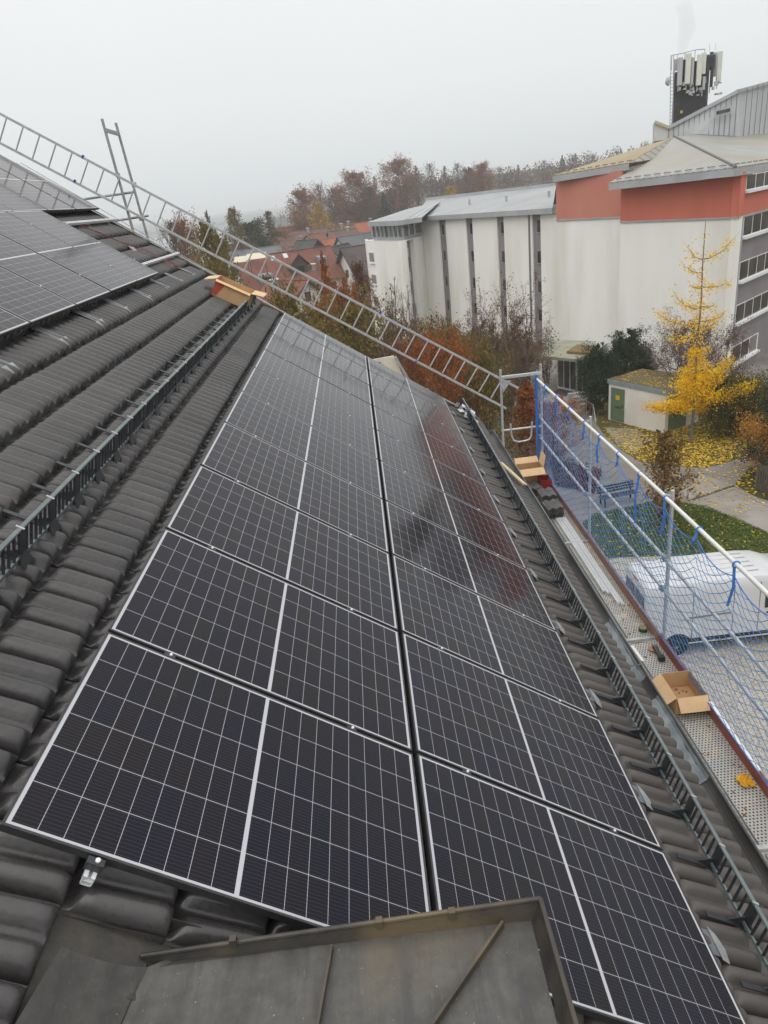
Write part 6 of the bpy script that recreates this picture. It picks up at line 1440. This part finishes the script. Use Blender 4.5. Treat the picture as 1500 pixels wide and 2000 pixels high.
ptree('shrubbrown', 'brown thicket above the lower end of the ladder', 950, 640, 40, spin=2.2, sxy=0.8, group=G2)
ptree('shrubbrown', 'brown thicket next to the scaffold end post', 1010, 660, 39, spin=.2, sxy=0.7, group=G2)
ptree('rustbroad', 'rust coloured hornbeam below the ladder, left of the eaves', 868, 690, 30, spin=.4, sxy=0.45, group=G2)
ptree('rustbroad', 'rust coloured shrub beside the top of the panel array', 815, 690, 33, spin=2.2, sxy=0.42, group=G2)
ptree('shrubbrown', 'brown twiggy shrub behind the far panels', 742, 635, 36, spin=1.2, sxy=0.8, group=G2)
ptree('shrubolive', 'olive green bush with yellow leaves left of the scaffold end', 930, 702, 31, spin=1.1, sxy=0.55, group=G2)
ptree('shrubolive', 'yellowish bush behind the far end of the panels', 655, 622, 34, spin=2.1, sxy=0.7, group=G2)
ptree('shrubolive', 'olive bush at the far upper corner of the panel array', 560, 585, 38, spin=.1, sxy=0.55, group=G2)
ptree('shrubbrown', 'brown bush above the far panels, right of the rust coloured tree', 726, 610, 41, spin=.9, sxy=0.75, group=G2)
ptree('shrubolive', 'mossy green bush in front of the brown shrubs', 860, 655, 38, spin=.9, sxy=0.8, group=G2)
ptree('shrubbrown', 'dark brown undergrowth below the wing', 985, 628, 43, spin=1.9, sxy=1.4, group=G2)
ptree('cone', 'small bright rust coloured tree behind the scaffold guard loop', 1028, 742, 37.8, spin=1.9, sxy=1.0, zbase=0, group=G2)
ptree('rustbroad', 'low rust coloured hedge seen through the far end of the net', 1080, 792, 37, spin=.9, sxy=1.2, zbase=0, group=G2)
# garden on the right
G3 = 'garden plants round the white shed'
ptree('yew', 'dense dark green conifer left of the white shed', 1215, 650, 47.5, spin=.9, sxy=0.95, zbase=0, group=G3)
ptree('yew', 'shaggy dark conifer between the porch and the tall conifer', 1166, 682, 44, spin=2.5, sxy=0.72, zbase=0, group=G3)
ptree('yew', 'lower dark conifer branches behind the shed roof', 1262, 680, 48, spin=4, sxy=0.8, zbase=0, group=G3)
ptree('plum', 'bare plum coloured tree behind the shed roof', 1330, 650, 42, spin=1, sxy=1.0, zbase=0, group=G3)
ptree('plum', 'bare purple-brown tree in front of the lowest windows', 1400, 648, 40, spin=2.6, sxy=.9, zbase=0, group=G3)
ptree('mottle', 'dark evergreen shrub dotted with yellow leaves beside the golden tree', 1425, 760, 38.5, spin=1, sxy=0.85, zbase=0, group=G3)
ptree('mottle', 'dark evergreen shrub at the right below the grey wall', 1482, 752, 38, spin=2.4, sxy=0.9, zbase=0, group=G3)
ptree('mottle', 'dark evergreen shrub behind the shed corner', 1385, 765, 44, spin=3.4, sxy=0.8, zbase=0, group=G3)
ptree('orangeshrub', 'orange leaved shrub at the right edge above the wooden fence', 1505, 840, 33.5, spin=1, sxy=0.75, zbase=0, group=G3)
ptree('fir', 'dark fir whose branch tips reach in at the right edge', 1585, 560, 30, spin=1, sxy=0.7, zbase=0, group=G3)
ptree('sapling', 'young oak with olive brown leaves beside the top rail of the scaffold', 1302, 848, 28.6, spin=1, sxy=1.05, zbase=0, group=G3)
b = MB()
# the ginkgo: trunk, sparse rising branches with leaf tufts along them
gx_, gy_ = gk[0], gk[1]; GH = zat(gx_, gy_, 431)
gt = thing('ginkgo', 'golden yellow ginkgo with sparse tiered branches beside the shed', 'tree', (gx_, gy_, 0), group=G3)
W = MB(); W.tube([(gx_ + .03 * math.sin(k), gy_ + .02 * math.cos(2 * k), GH * k / 12) for k in range(13)], [.085 * (1 - .9 * k / 12) + .008 for k in range(13)], 8)
rg = np.random.default_rng(17); LC = []
Rx = RW[:, 0].copy(); Rx[2] = 0; Rx /= np.linalg.norm(Rx); Ry = np.array([-Rx[1], Rx[0], 0])
def zrow(py): return zat(gx_, gy_, py)
BR = [(505, -1, 28, 24, 1.), (505, 1, 42, 35, 1.), (532, -1, 36, 18, .8), (560, 1, 42, 8, .9), (562, -1, 24, 8, .7), (600, -1, 60, 34, 1.1), (600, 1, 30, 0, 1.), (632, -1, 92, 34, 1.), (628, 1, 52, 8, 1.), (640, 1, 40, 10, .9), (655, -1, 60, 0, 1.2), (688, -1, 22, 5, 1.5), (690, 1, 18, 8, 1.4), (712, 1, 18, 4, 1.4), (720, -1, 22, 8, 1.4), (745, 1, 36, 22, 2.0), (750, -1, 40, 12, 2.2), (765, 1, 92, 46, 2.0), (775, 1, 100, 24, 2.0), (785, -1, 100, 2, 1.8), (790, -1, 60, 14, 2.0), (795, 1, 36, -14, 2.0), (742, -1, 26, 18, 2.), (760, 1, 60, 20, 2.2), (770, -1, 30, 0, 2.)]
mpp = 35.5 / FPX
for py, sg, dx_, rise, dens in BR:
    z0 = zrow(py); L_ = dx_ * mpp; yaw = rg.uniform(-.7, .7); dirh = Rx * sg * math.cos(yaw) + Ry * math.sin(yaw); L_ /= max(.7, math.cos(yaw)); up_ = rise * mpp
    pts = [np.array([gx_, gy_, z0]) + dirh * L_ * t + np.array([0, 0, up_ * t ** 1.7 - .12 * L_ * math.sin(math.pi * t) * .5]) + rg.normal(0, .02, 3) for t in np.linspace(0, 1, 7)]
    W.tube(pts, [.026 * (1 - .85 * k / 6) + .004 for k in range(7)], 5); W.tube([pts[-1], pts[-1] + dirh * .25 + [0, 0, .35]], [.005, .002], 4)
    pa = np.array(pts); n_ = int((120 if dens < 1.35 else 250) * L_ * dens)
    t = rg.uniform(.12, 1, n_) * 6; C = np.stack([np.interp(t, range(7), pa[:, a]) for a in range(3)], 1)
    LC.append(C + rg.normal(0, 1, (n_, 3)) * (.10 + .05 * dens) * np.array([1, 1, .9]))
n_ = 1000; zz = rg.uniform(zrow(800), zrow(540), n_) ; LC.append(np.c_[np.full(n_, gx_), np.full(n_, gy_), zz] + rg.normal(0, 1, (n_, 3)) * [.20, .20, .1])
n_ = 800; LC.append(np.array([gx_, gy_, zrow(762)]) + rg.normal(0, 1, (n_, 3)) * [.55, .5, .42])
n_ = 60; LC.append(np.c_[np.full(n_, gx_), np.full(n_, gy_), rg.uniform(zrow(540), zrow(440), n_)] + rg.normal(0, 1, (n_, 3)) * [.12, .12, .1])
obj('trunk', W, BARKG, gt, smooth=True)
V, F = leaf_quads(np.concatenate(LC), .105, rg); V = V - np.array([gx_, gy_, 0])
o = bpy.data.objects.new('crown', np_mesh('crown', V, F)); COL.objects.link(o); o.data.materials.append(LM['ginkgo']); o.parent = gt
# low hedge plants at the yard edge seen through the net
litter_pts = gxy((1075, 905), (1175, 925), (1160, 965), (1085, 950))
rg = np.random.default_rng(31); PL_ = []
lp_ = np.array(litter_pts)
for k in range(2600):
    a = rg.random(2); p = (lp_[0] * (1 - a[0]) + lp_[1] * a[0]) * (1 - a[1]) + (lp_[3] * (1 - a[0]) + lp_[2] * a[0]) * a[1]; PL_.append((p[0], p[1], abs(rg.normal(0, .22))))
V, F = leaf_quads(np.array(PL_), .16, rg); o = bpy.data.objects.new('ground_plants', np_mesh('ground_plants', V, F)); COL.objects.link(o); o.data.materials.append(LEAF('ground_plant_leaves', [(.03, .045, .02), (.20, .04, .045), (.05, .06, .03), (.28, .09, .06)], trans=0)); tag(o, 'low red and green ground cover on the paving edge behind the net', 'ground cover', kind='stuff')
# grass blades on the lawn
rg = np.random.default_rng(41); poly = np.array(lawn_pts); lo, hi = poly.min(0), poly.max(0); c_ = rg.uniform(lo, hi, (26000, 2)); ins = np.zeros(len(c_), bool)
for i in range(len(poly)):
    (x1, y1), (x2, y2) = poly[i], poly[(i + 1) % len(poly)]; ins ^= ((y1 > c_[:, 1]) != (y2 > c_[:, 1])) & (c_[:, 0] < (x2 - x1) * (c_[:, 1] - y1) / (y2 - y1 + 1e-12) + x1)
c_ = c_[ins]; V, F = leaf_quads(np.c_[c_, .03 + .05 * rg.random(len(c_))], .12, rg, aspect=.3); o = bpy.data.objects.new('grass', np_mesh('grass', V, F)); COL.objects.link(o); o.data.materials.append(LEAF('grass_blades', [(.05, .082, .02), (.085, .12, .03), (.12, .14, .042), (.07, .10, .026)], trans=0)); tag(o, 'short green grass of the lawn behind the van', 'grass', kind='stuff')
# far wood, the wooded far shore
def mass(name, label, spots, size, cols, per, seed):
    rg = np.random.default_rng(seed); C = []
    for x, y, z, h, r in spots:
        n = per; d = rg.normal(0, 1, (n, 3)); d /= np.linalg.norm(d, axis=1)[:, None]; d *= (rg.random(n) ** .4)[:, None]
        C.append(np.array([x, y, z + h * .55]) + d * [r, r, h * .47])
    V, F = leaf_quads(np.concatenate(C), size, rg); o = bpy.data.objects.new(name, np_mesh(name, V, F)); COL.objects.link(o); o.data.materials.append(LEAF(name + '_leaves', cols, trans=0)); return tag(o, label, 'wood', kind='stuff')
rg = np.random.default_rng(51); sp_l = []
for k in range(150):
    px = rg.uniform(790, 1330); d = rg.uniform(300, 430); yh_ = np.interp(px, [790, 960, 1000, 1100, 1170, 1330], [345, 335, 334, 314, 302, 270]); q = atd(px, yh_ + rg.uniform(-13, 14), d); h = rg.uniform(11, 18); sp_l.append((q[0], q[1], q[2] - h, h, rg.uniform(3, 5)))
for k in range(70):
    px = rg.uniform(575, 800); d = rg.uniform(262, 300); yh_ = np.interp(px, [575, 620, 700, 800], [428, 405, 385, 350]); q = atd(px, yh_ + rg.uniform(0, 18), d); h = rg.uniform(11, 15); sp_l.append((q[0], q[1], q[2] - h, h, rg.uniform(3, 4.5)))
mass('distant_wood', 'grey-brown misty wood filling the rise behind the white wing', sp_l, .9, [(.075, .058, .048), (.11, .085, .07), (.14, .10, .075), (.06, .055, .045)], 170, 52)
sp_l = []
for k in range(220):
    x = rg.uniform(-1500, -60); y = rg.uniform(1750, 1950) ; sp_l.append((x, y, -16.5, rg.uniform(8, 14), rg.uniform(14, 26)))
for k in range(26):
    px = rg.uniform(515, 580); q = atd(px, 400, rg.uniform(900, 960)); h = rg.uniform(14, 24) if 530 < px < 560 else rg.uniform(8, 14); sp_l.append((q[0], q[1], -17, h, rg.uniform(4, 7)))
mass('far_shore_wood', 'faint strip of trees along the far shore of the lake', sp_l, 5., [(.05, .06, .06), (.07, .075, .07)], 60, 53)
b = MB()
b.add([(-2600, 1700, -16.9), (-50, 1700, -16.9), (-50, 2300, 2), (-2600, 2300, 6)], [(0, 1, 2, 3)]); b.add([(-2600, 2300, 6), (-50, 2300, 2), (100, 4000, 10), (-2600, 4000, 20)], [(0, 1, 2, 3)])
tag(obj('far_shore', b, M('far_shore_green', (.06, .07, .06), .9)), kind='structure')
bpp = MB(); p, q = onz(528, 455, -16.0), onz(577, 449, -16.0); bpp.beam(p, q, 2.0, .7); tag(obj('jetty', bpp, HWD), 'thin dark jetty on the lake beside the reddish trees', 'jetty')

# ------------------------------------------------------------------ smoke and haze
def volume(name, mesh, dens, col, aniso=.3):
    mt = bpy.data.materials.new(name + '_air'); mt.use_nodes = True; t = mt.node_tree; t.nodes.clear(); o_ = t.nodes.new('ShaderNodeOutputMaterial'); v = t.nodes.new('ShaderNodeVolumePrincipled')
    v.inputs['Density'].default_value = dens; v.inputs['Color'].default_value = (*col, 1); v.inputs['Anisotropy'].default_value = aniso; t.links.new(v.outputs[0], o_.inputs['Volume'])
    return tag(obj(name, mesh, mt), kind='stuff')
b = MB(); rg = np.random.default_rng(6)
pts = [atd(1330 + dx_, y, 78) for dx_, y in ((4, 118), (3, 95), (6, 75), (13, 55), (11, 30), (3, 5))]
b.tube(pts, [.45, .55, .75, .95, .8, .9], 14); o = volume('smoke', b, .13, (.72, .72, .76)); o['label'] = 'thin pale smoke rising from the dark chimney'; o['category'] = 'smoke'
b = MB().box((0, 1900, 10.5), (5400, 4700, 58)); o = volume('haze', b, HAZE, (.93, .95, .97)); o['label'] = 'thin autumn mist over the whole view'; o['category'] = 'haze'; o.display_type = 'WIRE'
